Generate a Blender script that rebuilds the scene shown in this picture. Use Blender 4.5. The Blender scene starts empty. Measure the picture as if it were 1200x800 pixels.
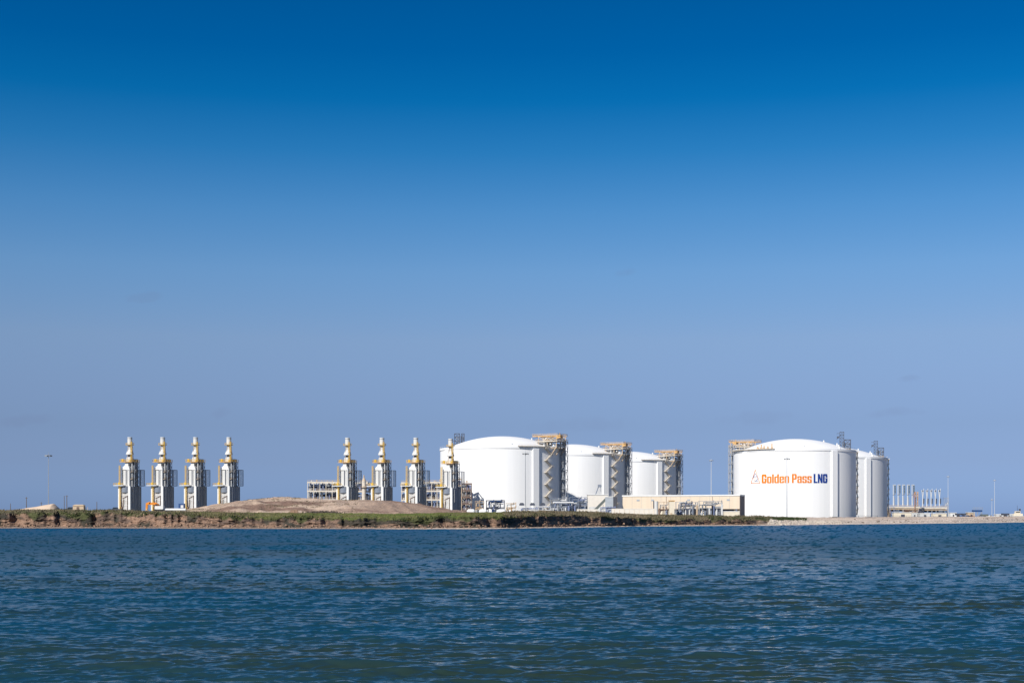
import bpy, math, random
import numpy as np
R_ = math.radians
random.seed(7)
rng = np.random.default_rng(11)
sc = bpy.context.scene
COL = sc.collection

# ------------------------------------------------------------------ camera
F, CX, YH, HC = 1648.0, 600.0, 606.0, 3.5        # focal length in photo pixels, horizon row, eye height
cd = bpy.data.cameras.new("camera")
cam = bpy.data.objects.new("camera", cd)
COL.objects.link(cam)
cam.location = (0, 0, HC)
cam.rotation_euler = (R_(90), 0, 0)
cd.sensor_width = 36
cd.lens = 36 * F / 1200
cd.shift_y = 206 / 1200
cd.clip_start = 0.5
cd.clip_end = 40000
sc.camera = cam

# ------------------------------------------------------------------ world and sun
SUN_EL, SUN_AZ = 38.0, 35.0                      # azimuth: degrees left of straight behind the camera
w = bpy.data.worlds.new("World")
sc.world = w
w.use_nodes = True
nt = w.node_tree
nt.nodes.clear()
wo = nt.nodes.new("ShaderNodeOutputWorld")
bg = nt.nodes.new("ShaderNodeBackground")
bg.inputs[1].default_value = 0.117
sky = nt.nodes.new("ShaderNodeTexSky")
sky.sky_type = 'NISHITA'
sky.sun_disc = False
sky.sun_elevation = R_(SUN_EL)
sky.sun_rotation = R_(180 + SUN_AZ)
sky.altitude = 0
sky.air_density = 1.0
sky.dust_density = 0.4
sky.ozone_density = 2.0
tc = nt.nodes.new("ShaderNodeTexCoord")
sep = nt.nodes.new("ShaderNodeSeparateXYZ")
nt.links.new(tc.outputs['Generated'], sep.inputs[0])
ramp = nt.nodes.new("ShaderNodeValToRGB")        # polarised, clear sky: deeper blue higher up
SKY_TINT = [(0.0, (1, 1, 1)), (1.0, (1, 1, 1))]
#SKYTINT_BEGIN
SKY_TINT = [(0.0, (.235, .385, .92)), (0.0186, (0.246, 0.371, 0.82)), (0.0395, (0.267, 0.351, 0.681)), (0.0642, (0.296, 0.359, 0.606)),
            (0.0882, (0.356, 0.407, 0.617)), (0.124, (0.44, 0.49, 0.649)), (0.171, (0.378, 0.545, 0.729)), (0.2111, (0.239, 0.515, 0.744)),
            (0.2503, (0.08, 0.439, 0.709)), (0.2829, (0.008, 0.37, 0.666)), (0.3145, (0.0, 0.31, 0.615)), (0.36, (0.0, 0.28, 0.57)), (0.6, (.0, .25, .52)), (1.0, (.08, .32, .58))]
#SKYTINT_END
els = ramp.color_ramp.elements
els[0].position, els[0].color = SKY_TINT[0][0], (*SKY_TINT[0][1], 1)
els[1].position, els[1].color = SKY_TINT[-1][0], (*SKY_TINT[-1][1], 1)
for p, c in SKY_TINT[1:-1]:
    e = els.new(p)
    e.color = (*c, 1)
nt.links.new(sep.outputs[2], ramp.inputs[0])
mul = nt.nodes.new("ShaderNodeMix")
mul.data_type = 'RGBA'
mul.blend_type = 'MULTIPLY'
mul.inputs[0].default_value = 1
nt.links.new(sky.outputs[0], mul.inputs[6])
nt.links.new(ramp.outputs[0], mul.inputs[7])
def mnode(op, *args):
    n = nt.nodes.new("ShaderNodeMath"); n.operation = op
    for i, a in enumerate(args):
        if hasattr(a, 'links'): nt.links.new(a, n.inputs[i])
        else: n.inputs[i].default_value = a
    return n.outputs[0]
wn = nt.nodes.new("ShaderNodeTexNoise"); wn.inputs['Scale'].default_value = 60; wn.inputs['Detail'].default_value = 4
nt.links.new(tc.outputs['Generated'], wn.inputs['Vector'])
wob = mnode('MULTIPLY', mnode('SUBTRACT', wn.outputs['Fac'], .5), .9)
tx = mnode('DIVIDE', sep.outputs[0], sep.outputs[1]); tz = mnode('DIVIDE', sep.outputs[2], sep.outputs[1])
dim = None
for (cx_, cy_, ax, ay, st) in ((172, 348, 26, 6, .11), (733, 319, 14, 6, .14), (1068, 443, 18, 5, .13), (1050, 483, 34, 7, .12),
                               (258, 484, 14, 7, .11), (30, 492, 30, 8, .1), (680, 498, 60, 10, .08), (890, 490, 50, 9, .07)):
    dx = mnode('MULTIPLY', mnode('SUBTRACT', tx, (cx_ - CX) / F), F / ax)
    dz_ = mnode('MULTIPLY', mnode('SUBTRACT', tz, (YH - cy_) / F), F / ay)
    dz_ = mnode('ADD', dz_, mnode('MULTIPLY', dx, -.35))
    q = mnode('ADD', mnode('ADD', mnode('MULTIPLY', dx, dx), mnode('MULTIPLY', dz_, dz_)), mnode('MULTIPLY', wob, 4))
    g_ = mnode('MULTIPLY', mnode('MAXIMUM', mnode('SUBTRACT', 1, q), 0), st)
    g_ = mnode('MINIMUM', g_, st)
    dim = g_ if dim is None else mnode('MAXIMUM', dim, g_)
dim = mnode('MULTIPLY', dim, mnode('GREATER_THAN', sep.outputs[1], 0))
wm = nt.nodes.new("ShaderNodeMix"); wm.data_type = 'RGBA'; wm.inputs[7].default_value = (1.2, 1.35, 2.4, 1)
nt.links.new(dim, wm.inputs[0]); nt.links.new(mul.outputs[2], wm.inputs[6])
nt.links.new(wm.outputs[2], bg.inputs[0])
nt.links.new(bg.outputs[0], wo.inputs[0])

sd = bpy.data.lights.new("sun", 'SUN')
sd.energy = 5.0
sd.angle = R_(0.53)
sd.color = (1.0, 0.955, 0.89)
sun = bpy.data.objects.new("sun", sd)
COL.objects.link(sun)
sun.rotation_euler = (R_(90 - SUN_EL), 0, R_(-SUN_AZ))
sc.view_settings.view_transform = 'Standard'
sc.view_settings.look = 'None'
sc.view_settings.gamma = 1
sc.view_settings.exposure = 0.15

# ------------------------------------------------------------------ helpers
def wx(px, D): return (px - CX) * D / F
def wz(py, D): return HC + (YH - py) * D / F

def new_mat(name, col, rough=0.6, metal=0.0, var=0.12, scale=0.6, streak=None, spec=0.4, col2=None):
    m = bpy.data.materials.new(name)
    m.use_nodes = True
    t = m.node_tree
    b = t.nodes["Principled BSDF"]
    b.inputs['Roughness'].default_value = rough
    b.inputs['Metallic'].default_value = metal
    b.inputs['Specular IOR Level'].default_value = spec
    c = t.nodes.new("ShaderNodeTexCoord")
    mp = t.nodes.new("ShaderNodeMapping")
    mp.inputs['Scale'].default_value = streak or (1, 1, 1)
    n = t.nodes.new("ShaderNodeTexNoise")
    n.inputs['Scale'].default_value = scale
    n.inputs['Detail'].default_value = 5
    r = t.nodes.new("ShaderNodeValToRGB")
    r.color_ramp.elements[0].position = 0.3
    r.color_ramp.elements[1].position = 0.7
    lo = col2 or tuple(v * (1 - var * 2) for v in col)
    r.color_ramp.elements[0].color = (*lo, 1)
    r.color_ramp.elements[1].color = (*col, 1)
    t.links.new(c.outputs['Object'], mp.inputs[0])
    t.links.new(mp.outputs[0], n.inputs['Vector'])
    t.links.new(n.outputs['Fac'], r.inputs[0])
    t.links.new(r.outputs[0], b.inputs['Base Color'])
    return m

M = {}
M['tank'] = new_mat('white_concrete', (0.84, 0.835, 0.82), 0.75, var=0.02, scale=0.4, streak=(1, 1, 0.03), spec=0.2)
M['dome'] = new_mat('white_roof', (0.82, 0.81, 0.79), 0.6, var=0.02, scale=0.12, spec=0.2)
M['white'] = new_mat('white_paint', (0.78, 0.77, 0.74), 0.45, var=0.06)
M['offwhite'] = new_mat('weathered_white_casing', (0.66, 0.66, 0.64), 0.55, var=0.08, streak=(1, 1, .2))
M['panel'] = new_mat('grey_casing', (0.58, 0.55, 0.51), 0.55, var=0.1, streak=(1.5, 1.5, .25))
M['duct'] = new_mat('bright_duct', (0.66, 0.65, 0.62), 0.35, var=0.05)
M['side'] = new_mat('shaded_casing_sheet', (0.33, 0.36, 0.40), 0.6, var=0.1, streak=(1, 1, .15))  # darker, bluer casing: shade of the sides turned from the sun painted in
M['yellow'] = new_mat('yellow_paint', (0.78, 0.50, 0.07), 0.5, var=0.12)
M['orange'] = new_mat('orange_paint', (0.80, 0.28, 0.03), 0.45, var=0.1)
M['amber'] = new_mat('amber_paint', (0.70, 0.42, 0.16), 0.5, var=0.15)
M['tan'] = new_mat('tan_steel', (0.58, 0.44, 0.30), 0.6, var=0.12)
M['palebeam'] = new_mat('pale_beam', (0.72, 0.64, 0.53), 0.65, var=0.12)
M['steel'] = new_mat('galvanised_steel', (0.40, 0.41, 0.42), 0.5, metal=0.2, var=0.1)
M['dark'] = new_mat('dark_steel', (0.07, 0.08, 0.11), 0.6, var=0.1)
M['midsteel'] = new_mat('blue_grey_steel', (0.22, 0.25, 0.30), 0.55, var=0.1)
M['cage'] = new_mat('blue_grey_galvanised', (0.30, 0.32, 0.36), 0.55, var=0.1)
M['brown'] = new_mat('brown_steel', (0.20, 0.13, 0.10), 0.6, var=0.15)
M['bluepipe'] = new_mat('blue_grey_pipe', (0.20, 0.24, 0.38), 0.45, var=0.12)
M['blue'] = new_mat('blue_paint', (0.03, 0.08, 0.22), 0.45)
M['beige'] = new_mat('beige_siding', (0.70, 0.58, 0.44), 0.7, var=0.04, streak=(1, 1, .1))
M['cream'] = new_mat('cream_siding', (0.74, 0.66, 0.52), 0.7, var=0.05)
M['palecream'] = new_mat('pale_cream_sheet', (0.78, 0.72, 0.63), 0.7, var=0.05)
M['endwall'] = new_mat('brown_end_wall', (0.30, 0.24, 0.21), 0.7, var=0.05)
M['grey'] = new_mat('grey_sheet', (0.36, 0.39, 0.42), 0.6, var=0.07)
M['greygreen'] = new_mat('grey_green_sheet', (0.13, 0.15, 0.14), 0.6, var=0.07)
M['wood'] = new_mat('weathered_timber', (0.16, 0.12, 0.09), 0.85)
M['black'] = new_mat('black_rubber', (0.03, 0.03, 0.03), 0.7)
M['glass'] = new_mat('dark_glass', (0.03, 0.04, 0.05), 0.1)
M['txt_o'] = new_mat('orange_lettering', (0.74, 0.20, 0.008), 0.6, var=0.02)
M['txt_b'] = new_mat('blue_lettering', (0.004, 0.04, 0.24), 0.6, var=0.02)
M['sand'] = new_mat('pale_sand', (0.66, 0.50, 0.36), 0.9, var=0.06, scale=0.3)
M['rust'] = new_mat('rusty_red_paint', (0.40, 0.18, 0.11), 0.6)

class MB:
    def __init__(s): s.v = []; s.f = []; s.smooth = False
    def box(s, c, size, rz=0):
        x, y, z = c; a, b, h = size[0] / 2, size[1] / 2, size[2] / 2
        cs, sn = math.cos(rz), math.sin(rz); n = len(s.v)
        for dz in (-h, h):
            for dx, dy in ((-a, -b), (a, -b), (a, b), (-a, b)):
                s.v.append((x + dx * cs - dy * sn, y + dx * sn + dy * cs, z + dz))
        s.f += [(n, n + 3, n + 2, n + 1), (n + 4, n + 5, n + 6, n + 7)] + \
               [(n + i, n + (i + 1) % 4, n + 4 + (i + 1) % 4, n + 4 + i) for i in range(4)]
        return s
    def bx(s, x0, x1, y0, y1, z0, z1):
        return s.box(((x0 + x1) / 2, (y0 + y1) / 2, (z0 + z1) / 2), (x1 - x0, y1 - y0, z1 - z0))
    def cyl(s, p, q, r, r2=None, seg=10, caps=True):
        r2 = r if r2 is None else r2
        p = np.array(p, float); q = np.array(q, float); d = q - p
        L = np.linalg.norm(d)
        if L < 1e-6: return s
        d /= L
        a = np.array((0, 0, 1.)) if abs(d[2]) < .9 else np.array((1., 0, 0))
        u = np.cross(d, a); u /= np.linalg.norm(u); v = np.cross(d, u); n = len(s.v)
        for (c, rr) in ((p, r), (q, r2)):
            for i in range(seg):
                t = 2 * math.pi * (i + .5) / seg
                s.v.append(tuple(c + rr * (math.cos(t) * u + math.sin(t) * v)))
        for i in range(seg):
            j = (i + 1) % seg
            s.f.append((n + i, n + j, n + seg + j, n + seg + i))
        if caps:
            s.f.append(tuple(range(n + seg - 1, n - 1, -1))); s.f.append(tuple(range(n + seg, n + 2 * seg)))
        return s
    def beam(s, p, q, wd): return s.cyl(p, q, wd * .7071, seg=4)
    def lathe(s, prof, seg=48, c=(0, 0)):
        n = len(s.v); k = len(prof)
        for (r, z) in prof:
            for i in range(seg):
                t = 2 * math.pi * i / seg
                s.v.append((c[0] + r * math.cos(t), c[1] + r * math.sin(t), z))
        for a in range(k - 1):
            for i in range(seg):
                j = (i + 1) % seg
                s.f.append((n + a * seg + i, n + a * seg + j, n + (a + 1) * seg + j, n + (a + 1) * seg + i))
        return s
    def frustum(s, r0, z0, r1, z1):     # rect (x0,x1,y0,y1) at z0 to rect at z1
        n = len(s.v)
        for (r, z) in ((r0, z0), (r1, z1)):
            s.v += [(r[0], r[2], z), (r[1], r[2], z), (r[1], r[3], z), (r[0], r[3], z)]
        s.f += [(n, n + 3, n + 2, n + 1), (n + 4, n + 5, n + 6, n + 7)] + \
               [(n + i, n + (i + 1) % 4, n + 4 + (i + 1) % 4, n + 4 + i) for i in range(4)]
        return s
    def rail(s, pts, z, h=1.1, t=.1, closed=False):
        ps = list(pts) + ([pts[0]] if closed else [])
        for (a, b) in zip(ps[:-1], ps[1:]):
            for zz in (h, h * .5):
                s.beam((a[0], a[1], z + zz), (b[0], b[1], z + zz), t)
            L = math.dist(a, b); n = max(1, int(L / 1.8))
            for i in range(n + 1):
                x = a[0] + (b[0] - a[0]) * i / n; y = a[1] + (b[1] - a[1]) * i / n
                s.beam((x, y, z), (x, y, z + h), t)
        return s
    def truss(s, x0, x1, y0, y1, z0, z1, n, t=.25, diag=True):
        cs = [(x0, y0), (x1, y0), (x1, y1), (x0, y1)]
        for (x, y) in cs: s.beam((x, y, z0), (x, y, z1), t)
        for k in range(n + 1):
            z = z0 + (z1 - z0) * k / n
            for a in range(4):
                p, q = cs[a], cs[(a + 1) % 4]
                s.beam((*p, z), (*q, z), t * .8)
                if diag and k < n:
                    z2 = z0 + (z1 - z0) * (k + 1) / n
                    s.beam((*p, z), (*q, z2), t * .7) if k % 2 else s.beam((*q, z), (*p, z2), t * .7)
        return s
    def build(s, name, mat, parent=None, smooth=False, label=None):
        me = bpy.data.meshes.new(name)
        me.from_pydata(s.v, [], s.f)
        me.materials.append(mat)
        if smooth:
            me.polygons.foreach_set('use_smooth', [True] * len(me.polygons))
        me.update()
        o = bpy.data.objects.new(name, me)
        COL.objects.link(o)
        if parent: o.parent = parent
        if label: o['label'] = label
        return o

def tag(o, label, cat, group=None, kind=None):
    if label: o['label'] = label
    if cat: o['category'] = cat
    if group: o['group'] = group
    if kind: o['kind'] = kind
    return o

def empty(name, loc, rz=0, label=None, cat=None, group=None):
    o = bpy.data.objects.new(name, None)
    o.empty_display_size = 1
    o.location = loc
    o.rotation_euler = (0, 0, rz)
    COL.objects.link(o)
    return tag(o, label, cat, group)

def copy_tree(o, parent=None):
    c = o.copy(); COL.objects.link(c)
    if parent: c.parent = parent
    for ch in list(kids.get(o.name, [])) or list(o.children):
        copy_tree(ch, c)
    return c
kids = {}

# value noise in numpy
_tab = rng.random((256, 256))
def vnoise(x, y):
    x = np.asarray(x, float); y = np.asarray(y, float)
    xi = np.floor(x).astype(int); yi = np.floor(y).astype(int)
    fx = x - xi; fy = y - yi
    fx = fx * fx * (3 - 2 * fx); fy = fy * fy * (3 - 2 * fy)
    g = lambda a, b: _tab[a % 256, b % 256]
    return (g(xi, yi) * (1 - fx) + g(xi + 1, yi) * fx) * (1 - fy) + (g(xi, yi + 1) * (1 - fx) + g(xi + 1, yi + 1) * fx) * fy
def fbm(x, y, o=4):
    s = 0; a = .5; t = 0
    for i in range(o):
        s = s + a * vnoise(x * 2 ** i + 17.3 * i, y * 2 ** i + 9.1 * i); t += a; a *= .55
    return s / t

def grid_mesh(name, P, mat, colors=None, smooth=True):
    r, c = P.shape[:2]
    me = bpy.data.meshes.new(name)
    me.vertices.add(r * c)
    me.vertices.foreach_set('co', P.reshape(-1).astype(np.float32))
    i = np.arange(r * c).reshape(r, c)
    q = np.stack([i[:-1, :-1], i[:-1, 1:], i[1:, 1:], i[1:, :-1]], -1).reshape(-1)
    nf = (r - 1) * (c - 1)
    me.loops.add(nf * 4); me.loops.foreach_set('vertex_index', q.astype(np.int32))
    me.polygons.add(nf)
    me.polygons.foreach_set('loop_start', np.arange(0, nf * 4, 4, dtype=np.int32))
    me.polygons.foreach_set('loop_total', np.full(nf, 4, dtype=np.int32))
    me.polygons.foreach_set('use_smooth', np.full(nf, smooth))
    me.update(calc_edges=True)
    me.materials.append(mat)
    if colors is not None:
        ca = me.color_attributes.new('cover', 'FLOAT_COLOR', 'POINT')
        cc = np.ones((r * c, 4), np.float32); cc[:, :3] = colors.reshape(-1, 3)
        ca.data.foreach_set('color', cc.reshape(-1))
    o = bpy.data.objects.new(name, me); COL.objects.link(o)
    return o

# ------------------------------------------------------------------ water
def water_mat():
    m = bpy.data.materials.new('bay_water'); m.use_nodes = True
    t = m.node_tree; b = t.nodes["Principled BSDF"]
    b.inputs['Roughness'].default_value = 0.12
    b.inputs['IOR'].default_value = 1.33
    b.inputs['Specular IOR Level'].default_value = .36
    tc = t.nodes.new("ShaderNodeTexCoord")
    mp = t.nodes.new("ShaderNodeMapping"); mp.inputs['Scale'].default_value = (.02, .05, 1)
    n0 = t.nodes.new("ShaderNodeTexNoise"); n0.inputs['Scale'].default_value = 1; n0.inputs['Detail'].default_value = 4
    r0 = t.nodes.new("ShaderNodeValToRGB")
    r0.color_ramp.elements[0].position = .36; r0.color_ramp.elements[1].position = .6
    r0.color_ramp.elements[0].color = (.003, .045, .076, 1); r0.color_ramp.elements[1].color = (.020, .035, .024, 1)
    t.links.new(tc.outputs['Object'], mp.inputs[0]); t.links.new(mp.outputs[0], n0.inputs['Vector'])
    t.links.new(n0.outputs['Fac'], r0.inputs[0]); t.links.new(r0.outputs[0], b.inputs['Base Color'])
    # ripples too small for the mesh: slopes added straight to the wave normal (a bump map would flatten out far away)
    at_ = t.nodes.new("ShaderNodeAttribute"); at_.attribute_name = 'wave_slope'
    up = t.nodes.new("ShaderNodeVectorMath"); up.operation = 'ADD'; up.inputs[1].default_value = (0, 0, 1)
    t.links.new(at_.outputs['Vector'], up.inputs[0])
    acc = up.outputs[0]
    for (scx, scy, k) in ((1.6, 5.0, .35), (4.0, 11.0, .3)):
        mp2 = t.nodes.new("ShaderNodeMapping"); mp2.inputs['Scale'].default_value = (scx, scy, 1)
        n1 = t.nodes.new("ShaderNodeTexNoise"); n1.inputs['Scale'].default_value = 1.0; n1.inputs['Detail'].default_value = 3
        t.links.new(tc.outputs['Object'], mp2.inputs[0]); t.links.new(mp2.outputs[0], n1.inputs['Vector'])
        sb = t.nodes.new("ShaderNodeVectorMath"); sb.operation = 'SUBTRACT'; sb.inputs[1].default_value = (.5, .5, .5)
        ml = t.nodes.new("ShaderNodeVectorMath"); ml.operation = 'MULTIPLY'; ml.inputs[1].default_value = (k * .6, k, 0)
        ad = t.nodes.new("ShaderNodeVectorMath"); ad.operation = 'ADD'
        t.links.new(n1.outputs['Color'], sb.inputs[0]); t.links.new(sb.outputs[0], ml.inputs[0])
        t.links.new(acc, ad.inputs[0]); t.links.new(ml.outputs[0], ad.inputs[1]); acc = ad.outputs[0]
    nn = t.nodes.new("ShaderNodeVectorMath"); nn.operation = 'NORMALIZE'
    t.links.new(acc, nn.inputs[0]); t.links.new(nn.outputs[0], b.inputs['Normal'])
    # roughness stands for the unresolved chop out in the bay; calm near the boat where the mesh resolves the waves
    sp = t.nodes.new("ShaderNodeSeparateXYZ"); t.links.new(tc.outputs['Object'], sp.inputs[0])
    rr = t.nodes.new("ShaderNodeMapRange"); rr.inputs[1].default_value = 40; rr.inputs[2].default_value = 170; rr.inputs[3].default_value = .14; rr.inputs[4].default_value = .36
    t.links.new(sp.outputs[1], rr.inputs[0]); t.links.new(rr.outputs[0], b.inputs['Roughness'])
    fr = t.nodes.new("ShaderNodeMapRange"); fr.inputs[1].default_value = 120; fr.inputs[2].default_value = 420
    t.links.new(sp.outputs[1], fr.inputs[0])
    fm = t.nodes.new("ShaderNodeMix"); fm.data_type = 'RGBA'; fm.inputs[7].default_value = (.0, .050, .105, 1)   # base colour turns bluer towards the far shore
    t.links.new(fr.outputs[0], fm.inputs[0]); t.links.new(r0.outputs[0], fm.inputs[6]); t.links.new(fm.outputs[2], b.inputs['Base Color'])
    return m
M['water'] = water_mat()

def wave_patch(L, N, kp, slope, seed, wdir):
    g = np.random.default_rng(seed)
    k1 = np.fft.fftfreq(N, L / N) * 2 * np.pi
    kx, ky = np.meshgrid(k1, k1, indexing='ij'); k = np.hypot(kx, ky); k[0, 0] = 1
    cosw = (kx * math.cos(wdir) + ky * math.sin(wdir)) / k
    S = np.exp(-1.0 * (kp / k) ** 2) / k ** 3.6 * (0.015 + np.abs(cosw) ** 8)
    S *= np.exp(-(k * 0.03) ** 2); S[0, 0] = 0
    h = np.fft.ifft2(np.sqrt(S) * (g.normal(size=(N, N)) + 1j * g.normal(size=(N, N)))).real
    gx = np.gradient(h, L / N, axis=1)
    h = h * slope / gx.std()
    return h, np.gradient(h, L / N, axis=0), np.gradient(h, L / N, axis=1)
WP = [(41.0, wave_patch(41.0, 512, 3.4, .13, 3, 1.5)), (19.0, wave_patch(19.0, 512, 7.5, .16, 5, 1.6)),
      (160.0, wave_patch(160.0, 512, .9, .06, 9, 1.6))]
def wave_h(X, Y):
    z = np.zeros_like(X); sx = np.zeros_like(X); sy = np.zeros_like(X)
    for i, (L, hs) in enumerate(WP):
        a = (0, .16, -.12)[i]; N = hs[0].shape[0]; ca, sa = math.cos(a), math.sin(a)
        u = (X * ca + Y * sa) / L * N; v = (-X * sa + Y * ca) / L * N
        ui = np.floor(u).astype(int); vi = np.floor(v).astype(int); fu = u - ui; fv = v - vi
        def smp(h):
            q = lambda p, r: h[p % N, r % N]
            return (q(ui, vi) * (1 - fu) + q(ui + 1, vi) * fu) * (1 - fv) + (q(ui, vi + 1) * (1 - fu) + q(ui + 1, vi + 1) * fu) * fv
        z += smp(hs[0]); gu, gv = smp(hs[1]), smp(hs[2])
        sx += gu * ca - gv * sa; sy += gu * sa + gv * ca
    return z, sx, sy
rows = np.concatenate([np.linspace(900, 822, 30), np.arange(821.6, 680, -.38), np.arange(680, 608.5, -.62), [608]])
cols = np.arange(-330, 1531, 1.3)
Yr = HC * F / (rows - YH)
YY, CC = np.meshgrid(Yr, cols, indexing='ij')
XX = (CC - CX) * YY / F
gust = .75 + .5 * fbm(XX * .012 + 40, YY * .02, 3)
ZZ, SX, SY = wave_h(XX, YY)
ZZ *= gust; SX *= gust; SY *= gust
ZZ *= np.clip(YY / 300, 0, 1) * -.35 + 1
sea = grid_mesh('water', np.stack([XX, YY, ZZ], -1), M['water'])
sat = sea.data.attributes.new('wave_slope', 'FLOAT_VECTOR', 'POINT')   # true slope of the wave field, kept where the mesh is too coarse for it
sat.data.foreach_set('vector', np.stack([-SX, -SY, 0 * SX], -1).reshape(-1).astype(np.float32))
tag(sea, None, None, kind='structure')
far = MB(); far.v = [(-9000, -6000, -.6), (9000, -6000, -.6), (9000, 9000, -.6), (-9000, 9000, -.6)]; far.f = [(0, 1, 2, 3)]
tag(far.build('open_water', M['water']), None, None, kind='structure')

# ------------------------------------------------------------------ terrain
KP = np.array([ # px, shoreline row, cliff-top row, crest row
    (-900, 619, 600, 597), (0, 618.6, 600.2, 597), (140, 618.6, 599.8, 597.3), (220, 619, 602.5, 598.8), (300, 619.2, 606.5, 600.5),
    (450, 619.6, 607, 601.3), (560, 619.6, 606, 599.8), (640, 618.4, 603.0, 599.2), (700, 617.4, 604.5, 600.6), (722, 617, 606.5, 602.6), (760, 616.5, 608.0, 603),
    (860, 615.6, 608.6, 604.6), (905, 615.3, 609.6, 604.8), (960, 614.5, 610.5, 605.8), (1040, 613.6, 610, 605.3), (1120, 612.8, 608.8, 605),
    (1200, 611.7, 607.6, 604.6), (2100, 610.6, 607.4, 604.6)])
tc_ = np.concatenate([np.arange(-900, -10, 6), np.arange(-10, 1212, .75), np.arange(1213, 2100, 6)])
ys = np.interp(tc_, KP[:, 0], KP[:, 1]); yc = np.interp(tc_, KP[:, 0], KP[:, 2]); yt = np.interp(tc_, KP[:, 0], KP[:, 3])
Ds = HC * F / (ys - YH)
right = np.clip((tc_ - 880) / 60, 0, 1)
run = 2.6 + 14 * right
xs0 = (tc_ - CX) * Ds / F
# gullies: the cliff line wanders in plan
gul = 6.0 * (fbm(xs0 * .11, xs0 * 0 + 3, 4) - .5) * 2 + 2.0 * np.abs(vnoise(xs0 * .42, xs0 * 0 + 9) - .5) * 2 + 0.4 * (vnoise(xs0 * 1.1, xs0 * 0 + 5) - .5)
gul *= (1 - right * .7)
for (cp, wp, dp) in ((384, 9, 7), (444, 17, 8), (404, 4, 3), (520, 7, 5), (574, 8, 6), (606, 11, 8), (636, 5, 4), (667, 6, 5), (743, 8, 5), (300, 5, 3), (262, 6, 3), (186, 5, 2.5), (70, 7, 3), (20, 9, 4), (112, 5, 3), (885, 9, 5), (690, 4, 4), (830, 8, 3)):
    gul = gul + dp * (.55 if 600 < cp < 860 else 1) * np.clip(1.4 - np.abs(tc_ - cp) / wp * 1.4, 0, 1)
yt = yt + (fbm(xs0 * .06, xs0 * 0 + 44, 3) - .5) * 2.2 * (1 - right)
ztop = HC + (YH - yc) * (Ds + 6) / F
zcr = HC + (YH - yt) * (Ds + 30) / F
ztop += (fbm(xs0 * .25, xs0 * 0 + 1.2, 3) - .5) * 2.2 * (1 - right)
zcr = np.maximum(zcr, ztop + .1)
RW = [] ; CV = []
soil_a = np.array((.275, .175, .12)); soil_b = np.array((.13, .09, .07)); soil_d = np.array((.12, .085, .065))
grass = np.array((.115, .15, .04)); grass2 = np.array((.17, .155, .07)); scrub = np.array((.18, .15, .10)); scrub2 = np.array((.09, .09, .045))
sandc = np.array((.66, .53, .42)); rubble = np.array((.60, .50, .41))
scr = np.clip((tc_ - 600) / 60, 0, 1) * np.clip((935 - tc_) / 30, 0, 1)      # scrub instead of grass
def lerp(a, b, t): return a * (1 - t[..., None]) + b * t[..., None]
def addrow(v, z, cover): RW.append((v, z)); CV.append(cover)
one = np.ones_like(tc_)
nz = lambda s, k, o=3: fbm(xs0 * s, one * k, o)
wet = lerp(one[:, None] * np.array((.20, .15, .115)), one[:, None] * np.array((.50, .40, .32)), right)
addrow(-30 * one, -3 * one, wet); addrow(-4 * one, -.4 * one, wet)
for k, v in enumerate((0, 1, 2, 3)):
    beachc = lerp(one[:, None] * np.array((.30, .23, .18)), one[:, None] * sandc, np.clip(right + np.clip((tc_ - 400) / 200, 0, .6), 0, 1))
    addrow(v * one - .5 + .4 * np.minimum(gul, 1), .02 + .11 * v + .15 * (nz(.5, 20 + k) - .5), beachc)
NC = 26
for k in range(NC + 1):
    t = k / NC
    prof = t ** (1.15)
    lump = (fbm(xs0 * .55, one * (t * 9.0) + 31, 4) - .5) * 1.3
    lump2 = (fbm(xs0 * .28, one * t * 3.4 + 77, 3) - .5)
    v = 3.2 + run * (t ** .8 if k else 0) + gul * (0.35 + .65 * t) + (1.8 * lump + 2.2 * lump2) * math.sin(math.pi * min(1, t * 1.05 + .02)) * (1 + right)
    z = .35 + (ztop - .35) * prof + .35 * lump * (1 - t)
    mixn = np.clip((fbm(xs0 * .4, one * t * 6 + 50, 4) - .40) * 5, 0, 1)
    c = lerp(one[:, None] * soil_b, one[:, None] * soil_a, mixn)
    dk = np.clip((fbm(xs0 * .16, one * t * .9 + 90, 4) - .52 + .07 * ((tc_ > 340) & (tc_ < 680))) * 9, 0, 1) * (1 - right)
    c = lerp(c, one[:, None] * np.array((.035, .038, .03)), dk * (.85 - .6 * scr))           # bushes and deep shade of the hollows, both painted into the face
    veg = np.clip((t - .80 + 1.2 * (nz(.2, 60) - .5) + .12 * (tc_ < 140)) * 6, 0, 1) * (1 - right)
    vc = lerp(one[:, None] * np.array((.075, .08, .035)), one[:, None] * scrub2, scr)
    c = lerp(c, vc, veg)
    c = lerp(c, one[:, None] * rubble * (0.75 + .5 * fbm(xs0 * .9, one * t * 5, 3))[:, None], right)
    addrow(v, z, c)
NR = 22
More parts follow.
